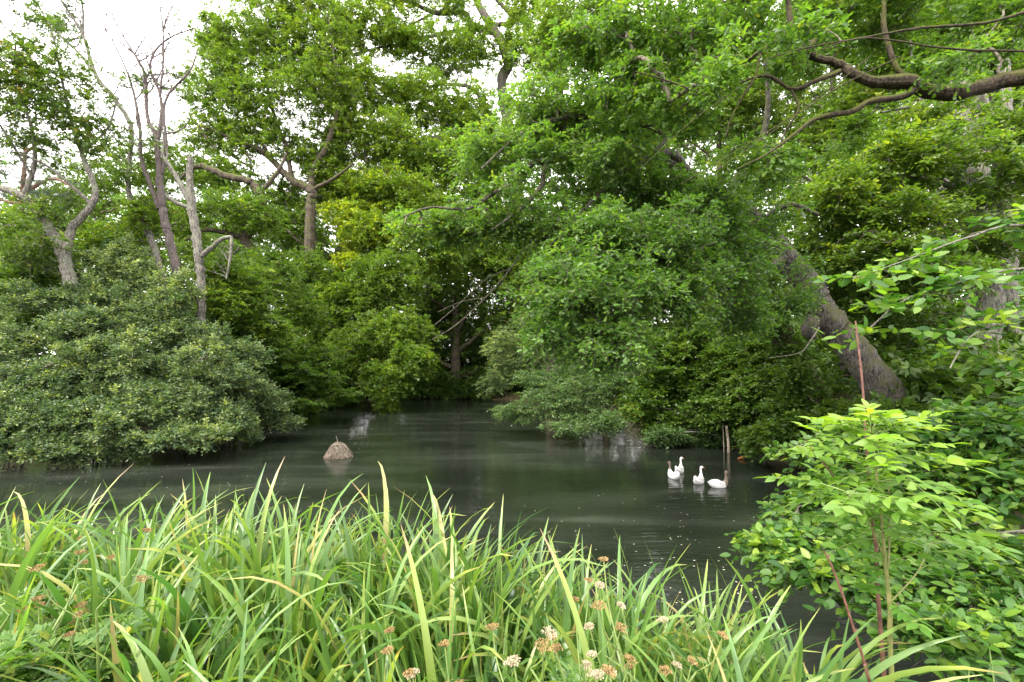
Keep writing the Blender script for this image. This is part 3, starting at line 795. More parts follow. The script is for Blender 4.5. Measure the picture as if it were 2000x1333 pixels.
grow("oak_tree", "oak with a thick horizontal bough and a long branch drooping to the water", "tree", W(650, 720, 43.8)[:2],
     [[(668, 740, 43.8, 40), (662, 600, 43.8, 34), (660, 530, 43.8, 30), (670, 490, 43.8, 26), (700, 480, 43.4, 22), (735, 470, 42.9, 18), (790, 450, 42.0, 12), (850, 430, 41.1, 7)],
      [(660, 530, 43.8, 20), (630, 495, 43.8, 15), (600, 500, 43.8, 11), (560, 520, 43.4, 6)],
      [(700, 480, 43.4, 12), (720, 540, 40, 10), (745, 620, 36, 8), (760, 690, 33, 6), (755, 760, 30.5, 3)],
      [(662, 560, 43.8, 12), (620, 600, 42.0, 8), (590, 650, 40.2, 5)], [(735, 470, 42.9, 10), (760, 400, 42.9, 8), (770, 330, 42.9, 5)]],
     [(760, 560, 36, 90, 70, 2.7, 110, .02), (690, 590, 37, 90, 60, 2.7, 110, .05), (780, 660, 33, 65, 55, 2.1, 80, .06), (700, 680, 33.5, 80, 55, 2.1, 80, .06), (600, 650, 40.2, 55, 55, 1.8, 60, .08), (620, 560, 42.0, 60, 40, 2.4, 55, 0), (752, 745, 31, 45, 40, 1.4, 36, .06), (752, 775, 30.5, 18, 26, 0.6, 10, .08), (810, 700, 31.5, 40, 35, 1.4, 26, .05)],
     None, 'bark_oak', 'oak', group="oaks across the water", dens=6.5, seed=42, shape=LEAF_BUNCH, size=.19, spray=.58, shoots=5, per=7, tilt=.8, flat=.7, lift=.15, tint0=.45, twig=.008, droop=.4)
grow("oak_tree", "great oak whose bare grey upper limbs arch over the middle of the pond", "tree", W(1012, 720, 46.2)[:2],
     [[(1015, 740, 46.2, 30), (1012, 580, 46.2, 25), (1008, 480, 46.2, 24), (1000, 300, 46.2, 23), (980, 165, 46.2, 20), (992, 127, 46.2, 19), (979, 82, 46.2, 18), (957, 48, 46.2, 16), (930, 0, 46.2, 13), (905, -60, 46.2, 9)],
      [(970, 65, 46.2, 14), (925, 50, 45.6, 12), (905, 25, 45.1, 10), (850, 25, 44.1, 9), (800, 5, 43.1, 6), (740, -5, 42.0, 4)],
      [(935, 52, 45.8, 9), (885, 62, 45.1, 8), (840, 72, 44.1, 7), (790, 85, 43.3, 6), (735, 95, 42.0, 4), (690, 110, 41.0, 3)],
      [(960, 50, 46.2, 9), (1005, 42, 45.6, 7), (985, 15, 45.4, 9), (960, -10, 45.1, 8)],
      [(1000, 300, 46.2, 14), (950, 215, 45.1, 10), (925, 175, 44.1, 8), (880, 165, 43.1, 6), (830, 170, 42.0, 4)],
      [(1003, 340, 46.2, 14), (930, 300, 44.1, 10), (850, 270, 42.0, 8), (760, 290, 39.9, 5), (700, 310, 38.9, 3)],
      [(1006, 420, 46.2, 14), (900, 420, 43.1, 9), (800, 440, 39.9, 7), (720, 480, 37.8, 4)],
      [(1000, 300, 46.2, 12), (1060, 200, 45.1, 9), (1100, 120, 44.1, 6)], [(850, 25, 44.1, 5), (800, 50, 43.1, 4), (760, 70, 42.0, 3)]],
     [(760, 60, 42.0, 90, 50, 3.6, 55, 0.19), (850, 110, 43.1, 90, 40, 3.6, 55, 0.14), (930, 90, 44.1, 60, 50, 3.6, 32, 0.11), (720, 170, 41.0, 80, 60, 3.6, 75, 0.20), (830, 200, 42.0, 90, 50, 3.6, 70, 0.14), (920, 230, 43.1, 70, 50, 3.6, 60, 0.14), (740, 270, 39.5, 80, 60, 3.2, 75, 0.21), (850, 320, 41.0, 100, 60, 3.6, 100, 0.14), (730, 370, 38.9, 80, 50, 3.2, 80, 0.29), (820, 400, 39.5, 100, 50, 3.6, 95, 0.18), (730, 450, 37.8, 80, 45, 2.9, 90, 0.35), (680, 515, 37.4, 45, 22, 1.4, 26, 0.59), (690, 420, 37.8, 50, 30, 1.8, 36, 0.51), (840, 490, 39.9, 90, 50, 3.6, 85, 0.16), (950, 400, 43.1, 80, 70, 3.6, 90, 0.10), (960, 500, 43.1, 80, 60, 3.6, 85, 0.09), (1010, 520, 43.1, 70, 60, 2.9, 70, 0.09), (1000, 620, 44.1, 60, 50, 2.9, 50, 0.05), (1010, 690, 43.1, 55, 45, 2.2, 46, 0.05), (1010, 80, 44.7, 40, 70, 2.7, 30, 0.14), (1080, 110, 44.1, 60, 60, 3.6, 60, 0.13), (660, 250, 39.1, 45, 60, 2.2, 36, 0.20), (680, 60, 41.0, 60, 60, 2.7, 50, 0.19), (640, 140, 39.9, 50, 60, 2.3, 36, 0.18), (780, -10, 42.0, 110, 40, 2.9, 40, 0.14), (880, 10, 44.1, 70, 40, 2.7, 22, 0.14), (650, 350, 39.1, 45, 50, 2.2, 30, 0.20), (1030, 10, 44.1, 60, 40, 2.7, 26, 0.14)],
     None, 'bark_lean', 'oak', group="oaks across the water", dens=5.6, seed=43, shape=LEAF_BUNCH, size=.215, spray=.64, shoots=5, per=7, tilt=.8, flat=.7, lift=.15, twig=.009, tint0=.42)

# --- the leaning oak on the right bank, its crown hanging over the water
grow("leaning_oak", "great leaning oak with a burr on its thick trunk on the right bank", "tree", W(1748, 800, 11.5)[:2],
     [[(1790, 850, 11.6, 78.9), (1752, 800, 11.5, 68.0), (1697, 725, 11.5, 55.8), (1650, 660, 11.5, 54.6), (1606, 610, 11.5, 51.0), (1572, 550, 11.5, 47.4), (1530, 498, 11.4, 43.7), (1480, 440, 11.2, 37.6), (1425, 392, 11, 31.6), (1345, 345, 10.6, 25.5), (1275, 305, 10.2, 21.9), (1200, 290, 9.9, 17.0), (1085, 306, 9.2, 12.1)],
      [(1594, 616, 11.45, 16), (1584, 630, 11.42, 27), (1581, 646, 11.42, 25), (1590, 660, 11.45, 12)],
      [(1110, 302, 9.3, 13.0), (1065, 315, 9, 13.0), (1040, 320, 8.8, 11.5), (1012, 358, 8.6, 10.1), (975, 371, 8.5, 8.6), (940, 392, 8.4, 7.2), (911, 409, 8.3, 5.8), (840, 405, 8.2, 4.3), (787, 424, 8, 2.9)],
      [(1065, 315, 9, 11), (1057, 365, 8.8, 10), (1030, 395, 8.7, 8), (1012, 412, 8.6, 6), (960, 450, 8.4, 3)],
      [(1345, 345, 10.6, 22), (1310, 300, 10.2, 18), (1260, 312, 9.8, 14), (1190, 360, 9.2, 9), (1120, 430, 8.6, 5)],
      [(1425, 392, 11, 26), (1440, 350, 10.6, 20), (1480, 300, 10.2, 14), (1500, 200, 10, 9), (1490, 80, 9.6, 7), (1480, -20, 9.2, 5)],
      [(1440, 405, 11, 18), (1400, 430, 10, 13), (1360, 450, 9.2, 10), (1310, 500, 8.4, 7), (1240, 560, 7.8, 5), (1160, 640, 7.4, 3)],
      [(1530, 498, 11.4, 18), (1480, 540, 10.2, 12), (1400, 560, 9.2, 8), (1330, 620, 8.6, 5)],
      [(1200, 290, 9.9, 12), (1230, 240, 9.6, 12), (1300, 270, 9.2, 8), (1230, 330, 8.8, 6)],
      [(1275, 305, 10.2, 16), (1180, 240, 9.6, 12), (1100, 230, 9, 9), (1020, 260, 8.6, 6), (940, 330, 8.2, 4)],
      [(1480, 440, 11.2, 14), (1540, 400, 10.6, 10), (1600, 420, 10.2, 6)]],
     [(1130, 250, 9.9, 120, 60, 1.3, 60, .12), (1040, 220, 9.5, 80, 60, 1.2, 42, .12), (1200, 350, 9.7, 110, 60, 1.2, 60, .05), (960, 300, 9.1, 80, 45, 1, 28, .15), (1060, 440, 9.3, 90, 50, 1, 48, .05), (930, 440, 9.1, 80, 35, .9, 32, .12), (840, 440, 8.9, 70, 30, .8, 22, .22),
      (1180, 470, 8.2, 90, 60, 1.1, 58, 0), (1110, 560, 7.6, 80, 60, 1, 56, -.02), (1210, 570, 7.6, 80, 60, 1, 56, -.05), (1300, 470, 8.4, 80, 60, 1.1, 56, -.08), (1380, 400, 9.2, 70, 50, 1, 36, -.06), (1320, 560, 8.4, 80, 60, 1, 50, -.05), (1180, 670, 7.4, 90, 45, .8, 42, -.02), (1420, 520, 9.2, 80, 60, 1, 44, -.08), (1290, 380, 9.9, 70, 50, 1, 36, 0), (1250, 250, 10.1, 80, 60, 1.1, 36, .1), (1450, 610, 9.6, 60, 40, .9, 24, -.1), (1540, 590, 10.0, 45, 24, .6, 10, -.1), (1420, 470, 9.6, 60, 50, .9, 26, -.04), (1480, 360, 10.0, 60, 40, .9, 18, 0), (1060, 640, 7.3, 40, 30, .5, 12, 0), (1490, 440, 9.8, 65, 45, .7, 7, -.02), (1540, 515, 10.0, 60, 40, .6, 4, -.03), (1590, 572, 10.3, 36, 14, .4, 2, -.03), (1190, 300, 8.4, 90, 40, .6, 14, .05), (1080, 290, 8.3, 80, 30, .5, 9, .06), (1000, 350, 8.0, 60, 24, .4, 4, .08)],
     None, 'bark_lean', 'oak_near', dens=4.9, seed=50, shape=LEAF_OAK, size=.088, width=.95, spray=.26, shoots=5, per=6, tilt=.75, flat=.6, lift=.1, lump=(5, .4, .95), twig=.0035, sides=14, droop=.6, shoot_mesh=True, tint0=.36, knots=.035)

lean_oak = bpy.data.objects["leaning_oak"]
for rows in ([(1050, 395, 9.4, 5), (1024, 480, 9.4, 4), (997, 525, 9.4, 3), (949, 581, 9.3, 2), (892, 634, 9.2, 1.6), (844, 664, 9.2, 1)], [(997, 525, 9.4, 2), (950, 545, 9.3, 1.6), (890, 600, 9.2, 1.3), (848, 636, 9.2, 1)], [(949, 581, 9.3, 1.8), (900, 590, 9.2, 1.2), (855, 610, 9.2, 1)],
             [(1400, 470, 9, 5), (1350, 500, 8.6, 4), (1310, 560, 8.4, 3), (1290, 600, 8.3, 1.5)], [(1570, 600, 10.8, 4), (1520, 590, 10.2, 3), (1450, 600, 9.6, 2), (1400, 625, 9.2, 1.2)], [(1600, 640, 10.9, 3.5), (1580, 670, 10.5, 3), (1560, 690, 10.3, 2), (1500, 700, 10, 1.2)]):
    s = spline(limb_points(rows), 24)
    V, q = tubes(s[None, :, :3], s[None, :, 3], 5)
    link("dead_branch", mesh_data("dead_branch", V, [q], M['twig'], smooth=True), lean_oak)

# --- oak standing beside the path on the right: only its mossy limbs and leaves reach into the view
grow("overhanging_oak", "oak beside the path whose thick mossy limb reaches in from upper right", "tree", (9.6, 5.4),
     [np.array([[9.7, 5.4, 1.6, .5], [9.5, 5.5, 4.0, .42], [9.3, 5.6, 6.2, .38], [9.4, 5.9, 9, .3], [9.6, 6.2, 12, .15]]),
      np.vstack([[9.35, 5.6, 6.1, .26], limb_points([(2150, 170, 6.1, 33.1), (2000, 150, 6.3, 29.8), (1930, 165, 6.4, 28.9), (1870, 182, 6.4, 27.8), (1800, 172, 6.4, 26.7), (1770, 160, 6.4, 26.7), (1710, 160, 6.4, 20.2), (1672, 148, 6.4, 17.1), (1645, 128, 6.5, 17.1), (1620, 120, 6.5, 13.8), (1582, 108, 6.5, 12.8), (1590, 75, 6.5, 11.8), (1560, 52, 6.5, 11.8), (1540, 70, 6.5, 10.6), (1500, 90, 6.5, 7.5), (1440, 130, 6.6, 5.4), (1380, 150, 6.7, 3.2)])]),
      [(1545, 60, 6.5, 10.6), (1540, 20, 6.5, 9.6), (1532, -40, 6.4, 7.5), (1500, -120, 6.3, 5.4)],
      [(1790, 172, 6.4, 16.0), (1760, 190, 6.35, 13.8), (1700, 198, 6.3, 11.8), (1660, 220, 6.3, 10.6), (1600, 230, 6.3, 9.1), (1560, 255, 6.2, 6.4), (1500, 300, 6.1, 4.2), (1440, 330, 6, 2.2)],
      [(1640, 140, 6.5, 10.6), (1600, 155, 6.4, 9.1), (1548, 175, 6.4, 7.5), (1500, 148, 6.4, 6.4), (1450, 160, 6.4, 4.8), (1390, 185, 6.5, 4.2), (1300, 157, 6.6, 3.2), (1240, 140, 6.6, 2.2)],
      [(1770, 160, 6.4, 11.8), (1745, 120, 6.4, 9.6), (1728, 60, 6.4, 9.6), (1725, 0, 6.4, 7.5), (1720, -80, 6.4, 4.8)],
      [(1545, 175, 6.4, 4.8), (1560, 210, 6.4, 4.2), (1545, 240, 6.4, 2.6)],
      [(2100, -20, 5.6, 7.5), (1950, 40, 5.6, 5.8), (1800, 55, 5.6, 4.8), (1680, 75, 5.6, 3.8), (1570, 95, 5.6, 2.6), (1450, 130, 5.6, 1.6)],
      [(2120, 100, 5.3, 4.8), (1980, 100, 5.3, 4.2), (1850, 95, 5.3, 3.8), (1690, 75, 5.3, 2.6), (1580, 105, 5.3, 1.6)],
      [(1500, 90, 6.5, 4.8), (1484, 110, 6.4, 4.2), (1476, 150, 6.3, 4.2), (1452, 187, 6.3, 3.8), (1427, 232, 6.2, 3.2), (1416, 277, 6.2, 2.2)],
      [(1760, 110, 6, 2.2), (1640, 170, 5.9, 2.6), (1520, 250, 5.8, 1.6), (1390, 340, 5.7, 1.1)], [(1700, 110, 6, 2.2), (1600, 190, 5.9, 1.6), (1480, 270, 5.9, 1.8), (1330, 360, 5.8, 1.1)], [(1480, 150, 6, 2.2), (1360, 230, 6, 1.6), (1250, 330, 6, 1.1)]],
     [(1560, 60, 5.9, 90, 50, .5, 7, .06), (1880, 110, 5.9, 90, 30, .5, 4, .05), (1400, 120, 6, 80, 50, .5, 8, .05), (1500, -210, 7, 330, 110, 2, 70, 0), (1880, -160, 6.5, 260, 90, 1.8, 50, 0), (1420, 60, 7.4, 100, 70, 1, 44, .1), (1600, 20, 7.3, 110, 50, 1, 36, .12), (1760, 30, 7.2, 110, 45, 1, 34, .08), (1920, 60, 7.0, 100, 60, 1, 34, .02), (1300, 80, 7.6, 100, 70, 1, 44, .08), (1210, 60, 8.0, 80, 70, 1, 36, .08), (1350, 210, 7.5, 80, 50, .9, 26, .05), (1480, 330, 7.0, 80, 50, .8, 22, .1), (1230, 180, 7.8, 80, 50, .9, 30, .08), (1560, 130, 7.2, 70, 30, .7, 8, .12), (1400, 140, 7.3, 60, 40, .8, 14, .1), (1130, 90, 8.2, 60, 60, .9, 24, .1), (1860, 110, 6.6, 80, 25, .6, 9, .1), (1640, 270, 7.1, 60, 30, .6, 10, .08)],
     None, 'bark_moss', 'oak_near', dens=3.2, seed=51, shape=LEAF_OAK, size=.088, width=.95, spray=.24, shoots=5, per=6, tilt=.75, flat=.6, lift=.1, twig=.003, sides=14, droop=.3, shoot_mesh=True, tint0=.4)

# --- wood on the right bank
RW = dict(dens=3.6, tint0=.5, shape=LEAF_OVAL, size=.105, width=1.1, spray=.4, shoots=5, per=8, leaf_mat_='wood', twig=.006, sides=9, flat=.35, tilt=.6, lump=(6, .45, .95))
grow("hornbeam_tree", "fluted hornbeam trunk standing on the right bank beyond the leaning oak", "tree", W(1918, 760, 13)[:2],
     [[(1905, 800, 13, 80), (1916, 740, 13, 56), (1922, 640, 13, 48), (1928, 560, 13, 46), (1915, 480, 13, 44), (1890, 380, 13, 36), (1880, 240, 13, 28), (1885, 100, 13, 18)],
      [(1928, 560, 13, 36), (1945, 480, 13, 34), (1952, 380, 13, 28), (1960, 250, 13, 20), (1965, 100, 13, 12)], [(1920, 500, 13, 30), (1880, 510, 12.9, 22), (1860, 490, 12.8, 14), (1820, 470, 12.5, 6)],
      [(1890, 380, 13, 14), (1820, 350, 12.4, 9), (1740, 340, 11.8, 5)], [(1945, 480, 13, 12), (2000, 430, 12.4, 8), (2060, 400, 12, 4)], [(1880, 240, 13, 10), (1800, 210, 12.4, 7), (1720, 220, 12, 4)]],
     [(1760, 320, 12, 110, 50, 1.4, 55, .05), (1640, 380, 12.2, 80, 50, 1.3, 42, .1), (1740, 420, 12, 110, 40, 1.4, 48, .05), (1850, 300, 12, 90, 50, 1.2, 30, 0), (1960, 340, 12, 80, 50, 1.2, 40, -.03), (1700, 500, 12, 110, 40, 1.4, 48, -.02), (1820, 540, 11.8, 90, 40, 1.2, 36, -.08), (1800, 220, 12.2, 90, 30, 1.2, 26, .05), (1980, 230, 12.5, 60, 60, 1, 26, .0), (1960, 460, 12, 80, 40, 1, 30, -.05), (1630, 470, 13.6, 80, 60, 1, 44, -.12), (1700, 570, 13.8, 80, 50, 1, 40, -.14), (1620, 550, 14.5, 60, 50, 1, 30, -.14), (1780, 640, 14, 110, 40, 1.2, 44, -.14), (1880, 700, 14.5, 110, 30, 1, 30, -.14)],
     None, 'bark_grey', seed=60, **RW)
for k, (px, Y, w, ts, lab) in enumerate([(1846, 17, 24, -2, "slender pale trunk rising behind the mossy limb, left of the thicker one"), (1908, 16, 40, 3, "pale straight trunk at right showing above and below the mossy limb"), (1972, 15, 18, 6, "thin pale trunk close to the right edge")]):
    grow("slender_tree", lab, "tree", W(px + ts, 740, Y)[:2],
         [[(px + ts * 2, 790, Y, w * 1.2), (px + ts, 560, Y, w), (px, 330, Y, w * .9), (px - ts, 150, Y, w * .75), (px - 2 * ts, -20, Y, w * .5)], [(px, 300, Y, w * .5), (px - 50, 180, Y, w * .35), (px - 70, 60, Y, w * .2)], [(px, 260, Y, w * .4), (px + 45, 150, Y, w * .3), (px + 70, 40, Y, w * .15)]],
         [(px - 40, 60, Y, 70, 60, 1.2, 30, 0), (px + 40, 150, Y + .5, 60, 50, 1.2, 20, -.05), (px - 20, 620, Y + 1, 90, 30, 1, 22, -.1)], None, 'bark_grey', seed=61 + k, **{**RW, 'size': .15})
grow("ivy_clad_tree", "ivy covered trunk leaning left just behind the leaning oak", "tree", W(1585, 780, 14)[:2],
     [[(1610, 830, 14, 60), (1580, 760, 14, 50), (1545, 690, 14, 46), (1500, 610, 14, 42), (1460, 520, 14, 36), (1440, 430, 14, 26)]],
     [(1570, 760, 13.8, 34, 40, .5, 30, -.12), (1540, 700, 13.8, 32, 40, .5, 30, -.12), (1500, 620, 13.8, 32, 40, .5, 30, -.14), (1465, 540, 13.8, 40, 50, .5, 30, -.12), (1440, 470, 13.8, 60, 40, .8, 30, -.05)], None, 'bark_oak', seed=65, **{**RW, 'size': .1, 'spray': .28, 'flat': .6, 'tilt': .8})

# --- shrubs along the right bank
SH = dict(dens=4.0, shape=LEAF_KITE, size=.08, width=1.0, spray=.33, shoots=5, per=8, leaf_mat_='hawthorn', twig=.005, sides=6, flat=.25, tilt=.45, droop=.3)


def shrub(name, label, px, Y, blobs, seed, stems=5, group=None, cat="shrub", **k):
    kw = {**SH, **k}
    b = W(px, 720, Y)
    z = float(ground_z(b[0], b[1])[0])
    rng = np.random.default_rng(seed)
    limbs = []
    for j in range(stems):
        bl = blobs[j % len(blobs)]
        e = W(bl[0] + rng.normal(0, bl[3] * .3), bl[1] + rng.normal(0, bl[4] * .3), bl[2])
        s = np.array([b[0] + rng.normal(0, .25), b[1] + rng.normal(0, .2), z - .1])
        mid = s * .45 + e * .55 + np.array([rng.normal(0, .2), rng.normal(0, .2), .25 * np.linalg.norm(e - s) * .5])
        r = kw.pop('stem_r', None) or .035
        limbs.append(np.array([[*s, r], [*(s * .75 + mid * .25 + UP * .15), r * .8], [*mid, r * .55], [*e, r * .2]]))
    return grow(name, label, cat, (b[0], b[1]), limbs, blobs, None, 'bark_grey', group=group, seed=seed, **kw)


shrub("hawthorn_bush", "feathery hawthorn leaning out over the water right of the pond's far end", 1290, 22,
      [(1080, 780, 19.5, 70, 35, 1.2, 70, .1), (1010, 800, 21, 50, 24, 1, 34, .1), (1150, 780, 19, 80, 50, 1.3, 90, .06), (1060, 740, 21, 60, 24, 1.2, 40, .02), (1120, 828, 17.8, 50, 18, .8, 26, .12), (1200, 730, 20, 80, 50, 1.4, 80, 0), (1180, 820, 18, 40, 24, .8, 26, .08), (1196, 826, 17.6, 24, 16, .4, 12, .1), (1130, 720, 20.5, 70, 36, 1.2, 50, .02)], 70, 8)
shrub("willow_bush", "silvery grey willow at the water's edge below the leaning oak's outermost leaves", 1180, 30,
      [(985, 680, 27, 45, 40, 1.2, 60, .3), (1030, 700, 27, 50, 40, 1.2, 50, .12), (960, 750, 29, 30, 28, 1, 26, .1), (1060, 650, 27, 60, 40, 1.4, 50, .05)], 71, 6, leaf_mat_='sallow', size=.13, width=.6)
shrub("hazel_bush", "dark hazel thicket with thin upright stems right of the hawthorn", 1360, 19.5,
      [(1290, 700, 19, 70, 60, 1.3, 70, -.05), (1350, 650, 19, 60, 60, 1.3, 55, .02), (1260, 780, 18.6, 60, 40, 1, 50, -.06), (1340, 760, 18.6, 70, 40, 1, 60, -.08), (1300, 825, 18.2, 60, 22, .6, 36, -.04)], 72, 9, leaf_mat_='wood', size=.13, width=1.2)
shrub("elder_bush", "dark leafy elder over the bank behind the wooden post", 1430, 18.5,
      [(1430, 720, 17.5, 70, 60, 1.2, 80, -.02), (1500, 760, 16, 70, 50, 1.2, 80, -.06), (1410, 800, 17.2, 60, 40, .9, 60, -.06), (1480, 690, 17, 60, 40, 1, 46, .0)], 73, 6, leaf_mat_='wood', size=.12, width=1.1)
shrub("bramble_bush", "low bramble mound trailing onto the water around the wooden post", 1440, 17.4,
      [(1400, 850, 17.9, 50, 22, .6, 46, .05), (1340, 850, 18.5, 50, 18, .6, 36, .05), (1470, 850, 16.9, 50, 30, .7, 50, -.02), (1290, 845, 18, 26, 12, .5, 16, .02), (1290, 850, 17.4, 50, 14, .4, 26, .04)], 74, 6, leaf_mat_='hawthorn', size=.09)
shrub("bramble_bush", "broad leaved bramble patch on the bank between the post and the leaning trunk", 1600, 13.5,
      [(1500, 860, 13.8, 55, 28, .7, 42, 0), (1570, 840, 13.6, 60, 26, .8, 50, -.02), (1640, 815, 13.2, 60, 22, .8, 46, -.02), (1560, 790, 14.5, 70, 30, .8, 40, -.06)], 75, 6, leaf_mat_='wood', size=.12, width=1.3)
shrub("bramble_bush", "bramble and nettle patch around the foot of the leaning trunk", 1850, 12,
      [(1820, 790, 12, 90, 26, 1, 60, .02), (1950, 780, 11.5, 90, 30, 1, 60, -.02), (1880, 750, 14, 110, 26, 1, 60, 0), (1700, 800, 12.5, 40, 18, .6, 20, 0)], 76, 6, leaf_mat_='wood', size=.12, width=1.2)
shrub("robinia_sprout", "small bright green feathery sprout above the grey ornament", 1375, 18.8,
      [(1236, 800, 18.0, 22, 20, .45, 26, .3)], 77, 3, leaf_mat_='herb', size=.07, spray=.25)

# --- sallow thicket along the left bank
SA = dict(dens=4.0, lump=(8, .2, .6), lift=.85, leaf_mat_='sallow', size=.098, width=.8, spray=.3, shoots=5, per=9, flat=.7, tilt=1.3, droop=-.05, tint_var=.34, group="sallows of the thicket on the left bank")
shrub("sallow_bush", "large grey green sallow at the far left, nearest to the camera", 40, 16.5,
      [(30, 760, 15.2, 90, 60, 1.2, 110, .02), (70, 840, 14.2, 100, 50, 1, 120, .0), (0, 680, 15.8, 80, 50, 1.2, 60, .0), (-20, 860, 14, 60, 50, 1, 50, -.02), (120, 880, 14, 70, 26, .8, 50, .03), (60, 590, 17, 90, 50, 1.1, 50, .05), (140, 600, 17.4, 70, 45, 1, 40, .06), (60, 500, 17.6, 50, 50, .7, 22, .1), (150, 520, 18, 40, 50, .6, 18, .12), (20, 800, 14.2, 50, 40, .5, 20, -.05), (140, 690, 15.2, 36, 36, .5, 16, .1)], 80, 8, **SA)
shrub("sallow_bush", "rounded grey green sallow in the middle of the thicket below the forked tree", 210, 17,
      [(190, 720, 16, 90, 60, 1.2, 120, .06), (240, 800, 15.2, 90, 50, 1.1, 110, .02), (170, 650, 16.5, 80, 50, 1.2, 80, .02), (230, 870, 14.6, 80, 26, .8, 70, .04), (130, 770, 15.5, 60, 60, 1, 60, 0), (190, 580, 17.4, 30, 50, .5, 16, .1), (250, 690, 15.4, 36, 50, .5, 18, .12), (200, 830, 13.9, 40, 30, .5, 16, .1), (290, 860, 14.4, 40, 24, .5, 16, .1)], 81, 8, **SA)
shrub("sallow_bush", "tall light green sallow standing up in front of the three grey trunks", 250, 19,
      [(250, 530, 18.5, 50, 50, 1, 60, .2), (230, 600, 18, 80, 50, 1.2, 90, .1), (310, 620, 18, 70, 50, 1.2, 80, .08), (350, 590, 18, 40, 30, .8, 30, .18), (290, 690, 17.4, 70, 40, 1.1, 70, .02), (250, 480, 18.5, 24, 36, .4, 10, .2), (300, 560, 18, 24, 40, .4, 10, .2), (200, 540, 18.4, 26, 36, .4, 10, .15), (355, 555, 18, 20, 30, .4, 8, .25)], 82, 8, **SA)
shrub("sallow_bush", "grey green sallow below the rightmost trunk with pale tips", 352, 18.2,
      [(350, 790, 15.8, 80, 40, 1, 90, .1), (380, 850, 15.2, 80, 30, .9, 70, .08), (420, 740, 17, 70, 40, 1, 70, .0), (330, 730, 17, 60, 40, 1, 60, 0), (440, 820, 16.5, 60, 40, 1, 60, .05), (400, 670, 18, 55, 40, 1, 46, .04), (330, 650, 17.6, 60, 40, 1, 40, .08), (420, 690, 16.6, 26, 40, .5, 12, .15), (360, 720, 15.6, 30, 40, .5, 14, .12), (300, 800, 15, 40, 30, .6, 16, .1)], 83, 8, **SA)
shrub("sallow_bush", "outermost sallow with branches trailing onto the water near the straw nest", 430, 19.5,
      [(470, 770, 18, 60, 40, 1, 70, .08), (520, 790, 19, 60, 30, 1, 60, .05), (545, 830, 19, 50, 12, .7, 26, .1), (480, 850, 17.6, 40, 14, .6, 22, .06), (470, 700, 18.5, 60, 30, 1, 50, .03)], 84, 7, **SA)
shrub("dark_hornbeam_bush", "dark low bush with flat sprays spread over the water left of the far end", 520, 27,
      [(580, 740, 25.5, 80, 40, 1.6, 110, -.1), (640, 770, 25.5, 60, 16, 1.2, 50, -.02), (520, 700, 25, 60, 40, 1.5, 60, -.1), (560, 790, 24, 80, 14, 1, 50, .0), (620, 710, 27, 60, 40, 1.5, 60, -.12)], 85, 8, leaf_mat_='wood', size=.14, flat=.12, tilt=.3)
shrub("holly_bush", "dark understorey bush between the grey trunks and the sallows", 430, 21.5,
      [(440, 640, 21, 70, 50, 1.2, 80, -.08), (500, 650, 22, 60, 40, 1.2, 60, -.08), (370, 660, 20.8, 60, 40, 1.2, 50, -.06), (100, 560, 19, 90, 50, 1.2, 60, .02), (0, 560, 18, 80, 60, 1.2, 60, .02), (60, 640, 17.5, 90, 40, 1.2, 50, .02)], 86, 8, leaf_mat_='wood', size=.13)

shrub("elder_bush", "light green bushy growth between the forked tree and the grey trunks", 130, 19.5,
      [(90, 500, 19, 90, 40, 1, 46, .08), (190, 470, 20, 70, 40, 1, 36, .08), (40, 560, 18.4, 80, 40, 1, 40, .02), (270, 430, 20.6, 50, 40, 1, 24, .06), (20, 440, 18.5, 70, 40, 1, 26, .06)], 87, 7, leaf_mat_='wood', size=.12, tint0=.5)
shrub("elder_bush", "light green bushy growth behind the rightmost grey trunk", 460, 21,
      [(440, 590, 20, 60, 44, 1, 46, .08), (490, 560, 21, 60, 50, 1, 44, .05), (430, 530, 20.5, 50, 36, .9, 26, .06), (520, 640, 21, 50, 40, .9, 36, .02), (460, 690, 19.6, 50, 26, .8, 30, .06)], 88, 7, leaf_mat_='wood', size=.12, tint0=.5)

# --- hornbeam close by on the right: its branches sweep in from beyond the frame
HB_UP = [(1960, 445, 2.95, 50, 16, 0.25, 2, 0.1), (1890, 465, 2.85, 45, 15, 0.22, 2, 0.1), (1800, 500, 2.7, 50, 14, 0.2, 2, 0.12), (1715, 530, 2.6, 36, 10, 0.15, 1, 0.16), (1665, 548, 2.55, 18, 6, 0.1, 1, 0.2), (1970, 530, 2.65, 50, 14, 0.2, 2, 0.02), (1890, 548, 2.6, 50, 16, 0.2, 2, 0.06), (1810, 575, 2.55, 45, 16, 0.2, 2, 0.04), (1745, 610, 2.48, 36, 16, 0.15, 2, 0.02), (1712, 660, 2.42, 20, 16, 0.1, 1, 0.06), (1970, 615, 2.5, 44, 18, 0.2, 2, 0), (1895, 650, 2.42, 40, 18, 0.18, 2, 0), (1862, 700, 2.38, 26, 18, 0.12, 1, 0.04), (1980, 690, 2.4, 40, 24, 0.2, 2, 0)]
HB_OUT = [(2110, 440, 3.0, 90, 60, .3, 14, 0), (2120, 600, 2.7, 90, 70, .3, 14, 0), (2150, 800, 3, 100, 70, .4, 26, 0), (2120, 960, 2.9, 90, 70, .4, 26, 0), (2100, 1120, 2.6, 90, 80, .4, 22, 0), (2260, 700, 3.1, 100, 160, .5, 26, 0), (2300, 1000, 2.9, 100, 120, .5, 26, 0), (2200, 300, 3.2, 140, 90, .5, 18, 0)]
